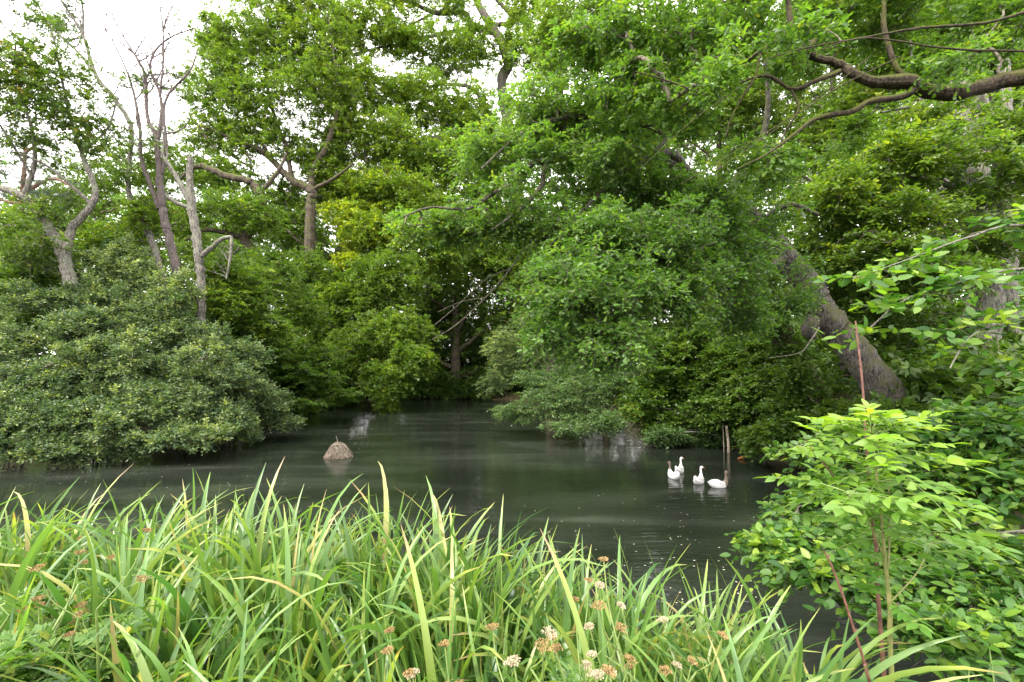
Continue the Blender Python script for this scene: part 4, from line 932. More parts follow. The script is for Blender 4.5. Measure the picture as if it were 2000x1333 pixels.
HB_LOW = [(1930, 830, 3.2, 110, 29, 0.4, 42, -0.05), (1800, 830, 3.5, 100, 19, 0.4, 34, -0.05), (1660, 850, 3.9, 80, 17, 0.35, 28, 0), (1540, 880, 4.2, 50, 10, 0.25, 12, 0.06), (1940, 930, 2.9, 90, 36, 0.4, 42, 0.05), (1800, 930, 3.2, 90, 36, 0.4, 42, 0), (1650, 960, 3.6, 90, 29, 0.4, 36, -0.03), (1545, 990, 3.7, 36, 19, 0.25, 10, -0.02), (1900, 1050, 2.7, 100, 43, 0.4, 46, 0.05), (1740, 1060, 2.9, 90, 36, 0.4, 40, 0.02), (1600, 1050, 3.1, 70, 29, 0.35, 28, 0.1), (1520, 1060, 3.1, 34, 14, 0.2, 8, 0.15), (1545, 1110, 2.9, 34, 16, 0.2, 8, 0.15), (1850, 1170, 2.4, 80, 36, 0.35, 28, 0.06), (1960, 1150, 2.4, 70, 43, 0.35, 26, 0.02), (1640, 1130, 2.6, 50, 19, 0.3, 12, 0.08), (1780, 1190, 2.4, 50, 22, 0.3, 10, 0.06), (1870, 1270, 2.1, 60, 29, 0.3, 14, 0), (1990, 1230, 2.2, 40, 36, 0.3, 10, 0)]
grow("hornbeam", "hornbeam with large pleated leaves filling the lower right beside the path", "tree", (4.6, 2.6),
     [np.array([[4.6, 2.6, 1.0, .13], [4.5, 2.7, 2.2, .11], [4.5, 2.8, 3.6, .09], [4.6, 2.9, 5.5, .05]]),
      np.vstack([[4.5, 2.75, 2.9, .04], limb_points([(2200, 480, 3, 9.0), (2000, 440, 2.9, 6.0), (1880, 468, 2.8, 4.0), (1760, 512, 2.65, 2.5), (1650, 550, 2.55, 1.5)])]),
      np.vstack([[4.5, 2.75, 2.8, .035], limb_points([(2160, 540, 2.7, 7.0), (2000, 525, 2.6, 5.0), (1850, 558, 2.55, 3.5), (1760, 590, 2.5, 2.5), (1700, 640, 2.4, 1.5)])]),
      np.vstack([[4.5, 2.7, 2.6, .035], limb_points([(2150, 640, 2.6, 7.0), (2000, 620, 2.5, 5.0), (1900, 655, 2.4, 3.0), (1855, 720, 2.35, 1.5)])]),
      np.vstack([[4.5, 2.7, 2.4, .045], limb_points([(2150, 800, 3.2, 9.0), (2000, 815, 3.3, 6.0), (1850, 835, 3.4, 4.5), (1700, 845, 3.7, 3.5), (1600, 860, 4, 2.5), (1500, 890, 4.2, 1.5)])]),
      np.vstack([[4.5, 2.65, 2.1, .045], limb_points([(2150, 930, 2.9, 9.0), (2000, 930, 3, 6.0), (1850, 940, 3.1, 4.5), (1700, 950, 3.4, 3.5), (1560, 990, 3.6, 1.5)])]),
      np.vstack([[4.5, 2.6, 1.9, .045], limb_points([(2150, 1030, 2.6, 9.0), (1980, 1040, 2.6, 6.0), (1820, 1050, 2.8, 4.5), (1650, 1050, 3, 3.0), (1500, 1070, 3.1, 1.5)])]),
      np.vstack([[4.5, 2.5, 1.7, .04], limb_points([(2150, 1170, 2.4, 8.0), (1990, 1160, 2.4, 5.5), (1850, 1180, 2.4, 3.5), (1700, 1180, 2.5, 2.0)])])],
     HB_UP + HB_LOW + HB_OUT, None, 'bark_grey', 'hornbeam', seed=90, shape=LEAF_PLEAT, dens=1.45, size=.066, width=.96, spray=.22, shoots=4, per=8, flat=.22, tilt=.62, droop=.4, twig=.002, lump=(5, .3, .6), shoot_mesh=True, tint0=.42, tint_var=.26)

# ------------------------------------------------------------------ ash sapling and red stems
def leaf_fronds(base, dirs, length, leaflets, size, rng, droop=.25):
    """Pinnate leaves: base (N,3), dirs (N,3) -> (stalk paths, leaflet pos, dir, normal, size)."""
    N = len(base)
    t = np.linspace(0, 1, 7)
    P = base[:, None, :] + dirs[:, None, :] * (length[:, None] * t)[..., None]
    P[..., 2] -= droop * length[:, None] * t ** 2
    side = norm(np.cross(dirs, UP))
    pos, d, nr, sz = [], [], [], []
    k = (leaflets - 1) // 2
    for j in range(k):
        tj = .3 + .62 * j / max(k - 1, 1)
        q = base + dirs * (length * tj)[:, None]
        q[:, 2] -= droop * length * tj ** 2
        for s in (-1, 1):
            pos.append(q)
            d.append(norm(dirs * .62 + side * s + rng.normal(0, .18, (N, 3)) - UP * .15))
            nr.append(UP + rng.normal(0, .4, (N, 3)))
            sz.append(size * rng.uniform(.8, 1.1, N) * (.85 + .25 * math.sin(math.pi * (j + .8) / (k + .6))))
    pos.append(P[:, -1])
    d.append(norm(dirs - UP * droop * 1.2))
    nr.append(UP + rng.normal(0, .2, (N, 3)))
    sz.append(size * rng.uniform(.9, 1.15, N))
    return P, np.vstack(pos), np.vstack(d), np.vstack(nr), np.concatenate(sz)


rng = np.random.default_rng(5)
ab = W(1742, 1300, 1.62)
root = empty("ash_sapling", (ab[0], ab[1], float(ground_z(ab[0], ab[1])[0])), "young ash sapling with bright yellow green pinnate leaves at lower right", "sapling")
g0 = np.array([ab[0] + .01, 1.62, root.location[2] - .05, .007])
stem = spline(np.vstack([g0, limb_points([(1740, 1290, 1.62, 8.3), (1738, 1190, 1.6, 7.9), (1728, 1090, 1.58, 6.6), (1720, 1000, 1.57, 5.0), (1712, 930, 1.56, 3.8), (1706, 870, 1.56, 2.9), (1702, 838, 1.56, 2.1)])]), 40)
sb = Bag()
V, q = tubes(stem[None, :, :3], stem[None, :, 3], 9)
sb.add(V, q)
sec = [spline(limb_points(r), 20) for r in ([(1735, 1110, 1.58, 4.2), (1738, 1020, 1.6, 3.6), (1736, 950, 1.62, 2.1)], [(1728, 1090, 1.58, 3.6), (1690, 1010, 1.5, 2.6), (1650, 960, 1.45, 1.6)], [(1736, 1180, 1.6, 3.1), (1790, 1120, 1.66, 2.6), (1820, 1060, 1.7, 1.6)])]
for s in sec:
    V, q = tubes(s[None, :, :3], s[None, :, 3], 6)
    sb.add(V, q)
bases, dirs, lens = [], [], []
for zi, n, L in ((39, 5, .11), (37, 5, .16), (35, 5, .2), (33, 5, .23), (31, 5, .25), (29, 5, .27), (27, 5, .28), (25, 5, .28), (23, 5, .28), (21, 4, .27), (19, 3, .25), (16, 2, .2), (12, 2, .15)):
    a0 = rng.uniform(0, 6.28)
    for j in range(n):
        a = a0 + j * 2 * math.pi / n + rng.normal(0, .2)
        e = .9 if zi == 39 else .5 if zi > 33 else .3
        bases.append(stem[zi, :3])
        dirs.append(norm(np.array([math.cos(a), math.sin(a) * .85, e + rng.normal(0, .3)])))
        lens.append(L * rng.uniform(.85, 1.15))
for s in sec:
    for zi in (5, 7, 9, 10, 12, 13, 14, 16, 17, 18, 19, 19):
        a = rng.uniform(0, 6.28)
        bases.append(s[zi, :3])
        dirs.append(norm(np.array([math.cos(a), math.sin(a), .3])))
        lens.append(.19 * rng.uniform(.8, 1.15))
P, pos, d, nr, sz = leaf_fronds(np.array(bases), np.array(dirs), np.array(lens), 11, .052, rng)
V, q = tubes(P, np.broadcast_to(np.linspace(.0017, .0008, 7), (len(P), 7)), 4)
fb = Bag()
fb.add(V, q)
link("trunk", sb.mesh("ash_stem", M['ash_stem'], True), root)
link("leaf_stalks", fb.mesh("ash_stalks", M['herb_stem'], True), root)
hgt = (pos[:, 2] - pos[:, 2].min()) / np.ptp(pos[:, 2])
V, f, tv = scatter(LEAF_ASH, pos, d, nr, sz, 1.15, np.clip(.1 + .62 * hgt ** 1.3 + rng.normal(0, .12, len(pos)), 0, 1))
link("crown", mesh_data("ash_crown", V, f, M['ash'], tv), root)

for rows, lab, sidew in (([(1716, 1180, 1.75, 6.8), (1712, 1080, 1.75, 6.2), (1702, 1000, 1.75, 5.7), (1692, 870, 1.75, 4.7), (1685, 760, 1.75, 4.2), (1678, 690, 1.75, 3.6), (1673, 650, 1.75, 3.1), (1671, 627, 1.75, 2.1)], "tall leafless red brown stem standing up through the ash sapling", 1),
                         ([(1698, 1330, 1.5, 5.7), (1690, 1300, 1.5, 5.2), (1668, 1230, 1.5, 4.7), (1645, 1160, 1.5, 4.2), (1622, 1100, 1.5, 3.6), (1608, 1075, 1.5, 2.6)], "leaning leafless red brown stem in front of the dark water", 0)):
    p = limb_points(rows)
    g = p[0].copy()
    gz = float(ground_z(g[0], g[1])[0]) - .05
    g[:3] = p[0, :3] + (p[0, :3] - p[2, :3]) * (p[0, 2] - gz) / (p[2, 2] - p[0, 2])
    p = np.vstack([g, p])
    b0 = (p[0, 0], p[0, 1], float(ground_z(p[0, 0], p[0, 1])[0]))
    r0 = empty("bare_stem", b0, lab, "stem", "bare red brown stems among the ash leaves")
    s = spline(p, 46)
    s[:, 3] *= 1 + .16 * (np.arange(46) % 9 == 4)
    V, q = tubes(s[None, :, :3], s[None, :, 3], 8)
    bb = Bag()
    bb.add(V, q)
    link("stem", bb.mesh("bare_stem", M['red_stem'], True), r0)
    buds = s[4::9]
    bp_ = np.repeat(buds[:, :3], 2, axis=0)
    bd = np.tile(np.array([[.8, 0, 1], [-.8, 0, 1]]), (len(buds), 1))
    V, f, tv = scatter(LEAF_ASH, bp_, bd, bd[:, [2, 1, 0]] * [1, 1, -1], .014, 1.6, np.full(len(bp_), .5))
    if sidew:
        t = spline(limb_points([(1703, 1010, 1.75, 3), (1680, 985, 1.74, 3), (1640, 945, 1.72, 2.6), (1600, 895, 1.7, 2.4), (1572, 858, 1.7, 1.6)]), 20)
        V2, q2 = tubes(t[None, :, :3], t[None, :, 3], 6)
        link("side_twig", mesh_data("side_twig", V2, [q2], M['red_stem'], smooth=True), r0)
    nb = len(bp_)
    for kb in range(0, nb, 2):
        V, f, tv = scatter(LEAF_ASH, bp_[kb:kb + 2], bd[kb:kb + 2], bd[kb:kb + 2][:, [2, 1, 0]] * [1, 1, -1], .014, 1.6, np.full(2, .5))
        link("bud", mesh_data("stem_buds", V, f, M['red_stem'], tv), r0)

# ------------------------------------------------------------------ yellow flag irises along the near bank
def iris_mesh(seed):
    rng = np.random.default_rng(seed)
    bag = Bag()
    nl = int(rng.integers(18, 27))
    fan = rng.uniform(0, 6.28)
    for i in range(nl):
        N = 13
        t = np.linspace(0, 1, N)
        spread = (i - (nl - 1) / 2) / nl
        a = fan + (0 if spread > 0 else math.pi) + rng.normal(0, .5)
        L = rng.uniform(.68, 1.12) * (1.08 - .5 * abs(spread))
        upright = rng.random() < .4
        L *= .84 if upright else 1.06
        bend = rng.uniform(.05, .3) if upright else rng.uniform(.6, 2.0)
        lean = abs(spread) * .5 + rng.uniform(0, .12)
        onset = rng.uniform(1.6, 3.0)
        ang = lean + bend * t ** onset                       # angle from the vertical along the leaf
        ds = L / (N - 1)
        h = np.concatenate([[0], np.cumsum(np.sin(ang[:-1]) * ds)])
        z = np.concatenate([[0], np.cumsum(np.cos(ang[:-1]) * ds)])
        dirh = np.array([math.cos(a), math.sin(a), 0])
        c = dirh * (h + .03 * abs(spread) * 4)[:, None] + UP * z[:, None] + np.array([0, 0, -.04])
        tw = rng.normal(0, .35) + rng.normal(0, .9) * t
        s0 = np.array([-math.sin(a), math.cos(a), 0])
        nrm = dirh * np.cos(ang)[:, None] - UP * np.sin(ang)[:, None]
        sd = s0 * np.cos(tw)[:, None] + nrm * np.sin(tw)[:, None]
        up = np.cross(sd, norm(np.gradient(c, axis=0)))
        w = rng.uniform(.012, .021) * np.minimum(1, (1 - t) ** .62 * 1.45) * (.75 + .25 * np.minimum(1, t * 4))
        w[-1] = .0006
        ridge = .22 * w
        V = np.stack([c - sd * w[:, None], c + up * ridge[:, None], c + sd * w[:, None]], 1).reshape(-1, 3)
        k = np.arange(N - 1) * 3
        F = np.concatenate([np.stack([k, k + 1, k + 4, k + 3], 1), np.stack([k + 1, k + 2, k + 5, k + 4], 1)])
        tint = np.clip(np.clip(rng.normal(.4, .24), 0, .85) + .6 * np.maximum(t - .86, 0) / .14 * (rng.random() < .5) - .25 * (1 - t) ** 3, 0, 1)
        if rng.random() < .035:
            tint = np.clip(rng.normal(.97, .03, N), 0, 1)
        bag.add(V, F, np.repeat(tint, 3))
    return bag.mesh("iris_leaves", M['iris'], True)


IRIS_LABEL = "sword leaved yellow flag iris in the dense bed along the near bank"
iris_meshes = [iris_mesh(300 + k) for k in range(16)]
rng = np.random.default_rng(21)
spots = []


def iris_zone(n, px0, px1, Y0, Y1, smin, smax):
    k = 0
    while k < n:
        Y = rng.uniform(Y0, Y1)
        x = (rng.uniform(px0, px1) - 1000) / FPX * Y
        z = float(ground_z(x, Y)[0])
        if z < .02 or any((x - s[0]) ** 2 + (Y - s[1]) ** 2 < .009 for s in spots):
            k += .2
            continue
        spots.append((x, Y, z, rng.uniform(smin, smax)))
        k += 1


iris_zone(90, -80, 520, 2.5, 3.9, .76, 1.0)
iris_zone(86, 440, 1000, 1.9, 3.1, .8, 1.08)
iris_zone(46, 960, 1330, 1.7, 2.7, .66, .92)
iris_zone(30, 1300, 1600, 1.55, 2.2, .62, .86)
iris_zone(50, 260, 1250, 1.15, 2.1, .66, .9)
iris_zone(8, 1150, 1500, 1.3, 1.75, .6, .8)
iris_zone(16, -420, -80, 2.3, 3.6, .75, .95)
iris_zone(6, -50, 260, 1.5, 2.2, .8, 1)
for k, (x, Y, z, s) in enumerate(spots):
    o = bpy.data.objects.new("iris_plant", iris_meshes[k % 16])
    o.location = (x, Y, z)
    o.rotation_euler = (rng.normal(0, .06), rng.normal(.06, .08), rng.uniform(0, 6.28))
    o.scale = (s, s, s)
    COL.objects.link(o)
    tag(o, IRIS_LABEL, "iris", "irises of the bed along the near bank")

# ------------------------------------------------------------------ hemlock water dropwort: ferny leaves and umbels
M['umbel_white'] = plain_mat("umbel_flowers", (.26, .21, .13), (.42, .36, .25), 60, .8, .2, 0)
M['umbel_brown'] = plain_mat("umbel_seed_heads", (.17, .115, .045), (.3, .21, .09), 60, .8, .2, 0)


def umbel(center, axis_, R, rng, rays=14):
    """(ray tubes, floret verts): a flat-topped compound umbel."""
    ray, fl, fd = [], [], []
    a = norm(axis_)
    u = norm(np.cross(a, [1, .3, .2]))
    v = np.cross(a, u)
    for k in range(rays):
        rr = R * math.sqrt((k + .5) / rays)
        ph = k * 2.4 + rng.normal(0, .2)
        e = center + a * (R * .75 - rr * rr / R * .35) + (u * math.cos(ph) + v * math.sin(ph)) * rr
        ray.append(np.linspace(center, e, 3))
        for j in range(15):
            dv = norm(rng.normal(0, 1, 3) + a * .8)
            fl.append(e + dv * R * .15 * rng.uniform(.4, 1.1))
            fd.append(dv)
    return np.array(ray), np.array(fl), np.array(fd)


def dropwort(seed, h, heads, brown):
    """Stem, ferny foliage and flower heads about the origin."""
    rng = np.random.default_rng(seed)
    st, leafp, leafd, leafn, leafs = Bag(), [], [], [], []
    tips = []
    main = spline(np.array([[0, 0, -.05, .006], [rng.normal(0, .04), rng.normal(0, .04), h * .5, .005], [rng.normal(0, .09), rng.normal(0, .09), h * .86, .0035]]), 14)
    V, q = tubes(main[None, :, :3], main[None, :, 3], 6)
    st.add(V, q)
    for k in range(heads):
        i = int(rng.integers(6, 14)) if k else 13
        p = main[i, :3]
        a = rng.uniform(0, 6.28)
        L = h * rng.uniform(.14, .3)
        e = p + np.array([math.cos(a) * L * .6, math.sin(a) * L * .6, L])
        s = spline(np.array([p, (p + e) / 2 + [math.cos(a) * L * .12, math.sin(a) * L * .12, -.01], e]), 6)
        V, q = tubes(s[None], np.full((1, 6), .0022), 4)
        st.add(V, q)
        tips.append((e, norm(e - p + UP * L)))
    nb = 9
    b = main[np.clip((rng.random(nb) * 10).astype(int), 0, 13), :3]
    an = rng.uniform(0, 6.28, nb)
    dr = norm(np.stack([np.cos(an), np.sin(an), rng.uniform(.2, .9, nb)], 1))
    L = h * rng.uniform(.25, .42, nb)
    fern_leaf(b, dr, L, st, leafp, leafd, leafn, leafs, rng)
    return st, (np.vstack(leafp), np.vstack(leafd), np.vstack(leafn), np.concatenate(leafs)), tips


def fern_leaf(b, dr, L, st, leafp, leafd, leafn, leafs, rng):
    """Twice-divided leaves: each frond's side stalks carry small lobed leaflets."""
    t = np.linspace(0, 1, 6)
    P = b[:, None] + dr[:, None] * (L[:, None] * t)[..., None]
    P[..., 2] -= .35 * L[:, None] * t ** 2
    V, q = tubes(P, np.broadcast_to(np.linspace(.002, .0008, 6), (len(P), 6)), 3)
    st.add(V, q)
    side = norm(np.cross(dr, UP))
    for tj in (.38, .52, .65, .78, .9):
        q0 = b + dr * (L * tj)[:, None]
        q0[:, 2] -= .35 * L * tj ** 2
        for s in (-1, 1):
            d2 = norm(dr * .6 + side * s)
            l2 = L * .42 * (1.15 - tj)
            for u in (.25, .5, .75, 1.0):
                for s2 in (-1, 0, 1) if u < 1 else (0,):
                    leafp.append(q0 + d2 * (l2 * u)[:, None])
                    leafd.append(norm(d2 + np.cross(d2, UP) * s2 * .9 + rng.normal(0, .25, d2.shape)))
                    leafn.append(UP + rng.normal(0, .4, d2.shape))
                    leafs.append(L * rng.uniform(.1, .16, len(L)))


def place_dropwort(seed, loc, h, heads, brown, label, group, fresh=0.0):
    rng = np.random.default_rng(seed + 77)
    root = empty("water_dropwort", loc, label, "wild plant", group)
    st, (lp, ld, ln, ls), tips = dropwort(seed, h, heads, brown)
    link("stem", st.mesh("dropwort_stem", M['herb_stem'], True), root, (0, 0, 0))
    V, f, tv = scatter(LEAF_BUNCH, lp, ld, ln, ls, .9, np.clip(rng.normal(.4 + fresh, .2, len(lp)), 0, 1))
    link("foliage", mesh_data("dropwort_foliage", V, f, M['herb'], tv), root, (0, 0, 0))
    for k, (e, ax) in enumerate(tips):
        ray, fl, fd = umbel(np.zeros(3), ax, rng.uniform(.013, .021), rng)
        bag = Bag()
        V, q = tubes(ray, np.full(ray.shape[:2], .0007), 3)
        bag.add(V, q)
        V, f, tv = scatter(LEAF_KITE, fl, fd + rng.normal(0, .4, fd.shape), np.cross(fd, [.3, .5, .8]), .0042, 1.2, np.full(len(fl), .5))
        bag.add(V, f)
        link("flower_head", bag.mesh("umbel", M['umbel_brown'] if (brown > rng.random()) else M['umbel_white']), root, tuple(e))
    return root


rng = np.random.default_rng(8)
for k in range(13):                                   # flowering ones at the path's edge
    px = (880, 1090, 1180, 1235, 760, 1390, 1120, 930, 1320, 1160, 830, 1270, 1200, 1080, 700, 1350, 1010, 1240, 650, 1140, 1300, 960)[k]
    Y = (1.32, 1.5, 1.25, 1.35, 1.15, 1.4, 1.15, 1.1, 1.25, 1.4, 1.2, 1.5, 1.1, 1.25, 1.2, 1.2, 1.3, 1.2, 1.3, 1.6, 1.1, 1.2)[k]
    tip = (1230, 1180, 1200, 1160, 1290, 1280, 1270, 1310, 1300, 1150, 1300, 1210, 1290, 1250, 1310, 1300, 1300, 1320, 1300, 1160, 1290, 1270)[k]
    w = W(px, tip + 45, Y)
    z = float(ground_z(w[0], Y)[0])
    place_dropwort(400 + k, (w[0], Y, z), max(w[2] - z, .35), int(rng.integers(3, 6)), .68, "water dropwort with cream and brown umbels in front of the iris bed", "flowering water dropwort in front of the irises")
for k in range(46):                                   # the leafy stand in the lower left corner
    Y = 1.45 + 1.5 * rng.random()
    px = rng.uniform(-60, 330)
    x = (px - 1000) / FPX * Y
    z = float(ground_z(x, Y)[0])
    tip = W(px, rng.uniform(1040, 1260) + (40 if px > 250 else 0), Y)
    place_dropwort(500 + k, (x, Y, z), float(np.clip(tip[2] - z, .35, 1.0)), int(rng.integers(0, 3)), 1.0, "ferny leaved water dropwort in the low stand at lower left", "leafy water dropwort at lower left", rng.uniform(-.08, .2))

# nettles in the lower right corner
def nettle(seed, h):
    rng = np.random.default_rng(seed)
    s = spline(np.array([[0, 0, -.04, .004], [rng.normal(0, .03), rng.normal(0, .03), h * .5, .0035], [rng.normal(0, .06), rng.normal(0, .06), h, .002]]), 14)
    bag = Bag()
    V, q = tubes(s[None, :, :3], s[None, :, 3], 5)
    bag.add(V, q)
    pos, d, sz = [], [], []
    for k in range(3, 14):
        for j in range(2):
            a = (k % 2) * math.pi / 2 + j * math.pi + rng.normal(0, .15)
            pos.append(s[k, :3])
            d.append([math.cos(a), math.sin(a), .25 if k > 11 else -.1])
            sz.append(.11 * (1.15 - k / 14 * .75))
    V, f, tv = scatter(LEAF_PLEAT, np.array(pos), np.array(d, float), UP + rng.normal(0, .2, (len(pos), 3)), np.array(sz), .85, np.clip(rng.normal(.5, .2, len(pos)), 0, 1))
    return bag, mesh_data("nettle_leaves", V, f, M['nettle'], tv)


for k in range(16):
    Y = rng.uniform(1.55, 2.3)
    px = rng.uniform(1860, 2060)
    x = (px - 1000) / FPX * Y
    z = float(ground_z(x, Y)[0])
    tip = W(px, rng.uniform(1210, 1330), Y)
    root = empty("nettle_plant", (x, Y, z), "stinging nettle in the small patch in the lower right corner", "nettle", "nettles in the lower right corner")
    bag, lm = nettle(700 + k, float(np.clip(tip[2] - z, .25, .9)))
    link("stem", bag.mesh("nettle_stem", M['herb_stem'], True), root, (0, 0, 0))
    link("foliage", lm, root, (0, 0, 0))

# ------------------------------------------------------------------ geese on the water
M['feather'] = plain_mat("white_feathers", (.66, .65, .62), (.82, .81, .79), 14, .75, .25, .25)
M['feather_grey'] = plain_mat("grey_brown_feathers", (.12, .095, .07), (.25, .2, .15), 18, .8, .2, .25)
M['beak'] = plain_mat("orange_beak", (.55, .17, .04), (.65, .24, .07), 20, .4, .4, 0)
M['eye'] = plain_mat("dark_eye", (.01, .01, .01), (.02, .02, .02), 10, .2, .6, 0)


def goose(loc, heading, label, head_turn=0.0, grey=()):
    """Swimming goose: one swept body from tail to head, folded wings, tail, beak and eyes."""
    root = empty("goose", loc, label, "goose", "geese swimming together")
    root.rotation_euler = (0, 0, heading)
    root.scale = (.76, .76, .76)
    # x forward; rows x, z, half width, half height
    rows = np.array([(-.40, .20, .012, .008), (-.34, .165, .055, .035), (-.25, .12, .115, .085), (-.12, .075, .15, .125), (.02, .06, .158, .135), (.14, .075, .14, .125), (.22, .125, .105, .10), (.262, .20, .066, .068), (.272, .28, .044, .046), (.266, .36, .036, .037), (.262, .43, .034, .035), (.272, .475, .04, .038), (.302, .497, .042, .04), (.335, .49, .033, .032), (.355, .482, .02, .022)])
    s = spline(rows, 46)
    tan = norm(np.stack([np.gradient(s[:, 0]), np.zeros(46), np.gradient(s[:, 1])], 1))
    sidev = np.array([0, 1.0, 0])
    upv = np.cross(tan, sidev) * -1
    K = 14
    a = np.arange(K) / K * 2 * np.pi
    c = np.stack([s[:, 0], np.zeros(46), s[:, 1]], 1)
    V = c[:, None, :] + sidev * (np.cos(a)[None, :, None] * s[:, 2][:, None, None]) + upv[:, None, :] * (np.sin(a)[None, :, None] * s[:, 3][:, None, None])
    V = V.reshape(-1, 3)
    if head_turn:
        k = smooth01((V[:, 2] - .34) / .1) * (V[:, 0] > .15)
        x0 = V[:, 0] - .266
        V[:, 0], V[:, 1] = .266 + x0 * np.cos(head_turn * k) - V[:, 1] * np.sin(head_turn * k), x0 * np.sin(head_turn * k) + V[:, 1] * np.cos(head_turn * k)
    idx = np.arange(46 * K).reshape(46, K)
    j = (np.arange(K) + 1) % K
    F = np.stack([idx[:-1], idx[:-1][:, j], idx[1:][:, j], idx[1:]], -1).reshape(-1, 4)
    ring = np.repeat(np.arange(45), K)
    mi = np.zeros(len(F), int)
    if 'neck' in grey:
        mi[ring > 24] = 1
    if 'breast' in grey:
        mi[(ring > 16) & (ring <= 24)] = 1
    link("body", mesh_data("goose_body", V, [F], [M['feather'], M['feather_grey']], None, True, mi), root, (0, 0, 0))
    for sy in (-1, 1):
        w = np.array([(-.33, .20, .0, .012), (-.24, .185, .012, .045), (-.1, .165, .016, .075), (.04, .15, .016, .08), (.13, .14, .012, .05), (.17, .135, .004, .012)])
        w = spline(w, 16)
        oy = np.interp(w[:, 0], [-.33, -.2, 0, .17], [.03, .095, .135, .115])
        cc = np.stack([w[:, 0], sy * oy, w[:, 1]], 1)
        ringv = np.stack([np.zeros(10), np.cos(np.arange(10) * .6283), np.sin(np.arange(10) * .6283)], 1)
        Vw = cc[:, None] + ringv[None] * np.stack([np.zeros(16), np.maximum(w[:, 2], .004) * 1.7, w[:, 3]], 1)[:, None]
        iw = np.arange(160).reshape(16, 10)
        jj = (np.arange(10) + 1) % 10
        Fw = np.stack([iw[:-1], iw[:-1][:, jj], iw[1:][:, jj], iw[1:]], -1).reshape(-1, 4)
        link("wing", mesh_data("goose_wing", Vw.reshape(-1, 3), [Fw], M['feather_grey'] if 'wing' in grey else M['feather'], None, True), root, (0, 0, 0))
    ct, sn = math.cos(head_turn), math.sin(head_turn)
    rot = lambda p: (.266 + (p[0] - .266) * ct - p[1] * sn, (p[0] - .266) * sn + p[1] * ct, p[2])
    bk = spline(np.array([(.345, .484, .021, .02), (.372, .475, .017, .014), (.40, .466, .014, .009), (.412, .462, .004, .003)]), 8)
    cc = np.array([rot((b[0], 0, b[1])) for b in bk])
    V, q = tubes(cc[None], bk[None, :, 2], 8)
    link("beak", mesh_data("goose_beak", V, [q], M['beak'], None, True), root, (0, 0, 0))
    for sy in (-1, 1):
        e = np.array(rot((.318, sy * .036, .503)))
        V, q = tubes(np.array([[e - UP * .006, e - UP * .003, e, e + UP * .003, e + UP * .006]]), np.array([[.001, .005, .006, .005, .001]]), 6)
        link("eye", mesh_data("goose_eye", V, [q], M['eye'], None, True), root, (0, 0, 0))
    return root


def on_water(px, py):
    Y = 10.0
    for _ in range(30):
        Y *= CAM_H / max(CAM_H - W(px, py, Y)[2], .01)
    return W(px, py, Y)


for px, py, hd, lab, turn, grey in ((1365, 944, .9, "white goose with an orange beak swimming third from the left", -.7, ()), (1327, 923, 1.0, "white goose with raised neck farthest from the camera", -.8, ()), (1316, 934, 1.75, "white goose with a brown streaked neck swimming away, leftmost of the four", 0, ('neck',)), (1404, 952, .15, "grey necked goose with white rear, rightmost of the four", .5, ('neck', 'breast'))):
    p = on_water(px, py)
    goose((p[0], p[1], 0.0), hd, lab, turn, grey)

# ------------------------------------------------------------------ straw nest in the pond
M['straw'] = leaf_mat("nest_straw", (.045, .032, .024), (.12, .092, .068), (.26, .225, .175), None, trans=.1, rough=.8)
rng = np.random.default_rng(14)
npos = on_water(661, 893)
root = empty("nest_mound", (npos[0], npos[1], 0), "straw and twig nest mound rising out of the water", "nest")
na, nr_ = 28, 9
th = np.arange(na) / na * 2 * np.pi
V = [(0, 0, .42)]
for k in range(1, nr_):
    f = k / (nr_ - 1)
    for t_ in th:
        r = .42 * f * (1 + .16 * math.sin(2 * t_ + 1) + .08 * math.sin(5 * t_) + rng.normal(0, .04))
        V.append((r * math.cos(t_), r * math.sin(t_),   .42 * (1 - f ** 2.1) * (1 + .22 * math.cos(t_ - 2.2) * f) - .06 * (f > .95) + rng.normal(0, .02)))
tri = [(0, 1 + i, 1 + (i + 1) % na) for i in range(na)]
qd = [(1 + k * na + i, 1 + (k + 1) * na + i, 1 + (k + 1) * na + (i + 1) % na, 1 + k * na + (i + 1) % na) for k in range(nr_ - 2) for i in range(na)]
link("mound", mesh_data("nest_mound", V, [np.array(tri), np.array(qd)], M['straw'], np.clip(rng.normal(.3, .15, len(V)), 0, 1)), root, (0, 0, 0))
ns = 900
a = rng.uniform(0, 6.28, ns)
f0 = rng.random(ns) ** .7
sw = rng.normal(0, 1.2, ns)
bag = Bag()
P = []
for i in range(ns):
    fa, fb_ = f0[i] * .9, min(f0[i] * .9 + rng.uniform(.15, .5), 1.12)
    pts = []
    for f in np.linspace(fa, fb_, 4):
        r = .43 * f
        pts.append((r * math.cos(a[i] + sw[i] * (f - fa)), r * math.sin(a[i] + sw[i] * (f - fa)), max(  .42 * (1 - min(f, 1.05) ** 2.1) * (1 + .22 * math.cos(a[i] - 2.2) * f) + .015 + rng.uniform(0, .07), -.03)))
    P.append(pts)
V, q = tubes(np.array(P), rng.uniform(.003, .007, (ns, 1)) * np.ones(4), 3)
bag.add(V, q, np.repeat(np.clip(rng.normal(.55, .36, ns), 0, 1), 12))
link("straw", bag.mesh("nest_straw", M['straw']), root, (0, 0, 0))
bag = Bag()
for e in (((.05, -.1, .4), (.0, -.1, .55), (-.06, -.1, .72)), ((.1, -.2, .42), (.2, -.2, .3), (.36, -.1, .12), (.4, -.1, .0)), ((-.02, -.25, .38), (.1, -.3, .22), (.2, -.34, .02)), ((-.1, -.2, .44), (.12, -.22, .46), (.25, -.1, .4))):
    s = spline(np.array(e), 10)
    V, q = tubes(s[None], np.linspace(.012, .006, 10)[None], 5)
    bag.add(V, q)
link("twig", bag.mesh("nest_twigs", M['twig_pale']), root, (0, 0, 0))

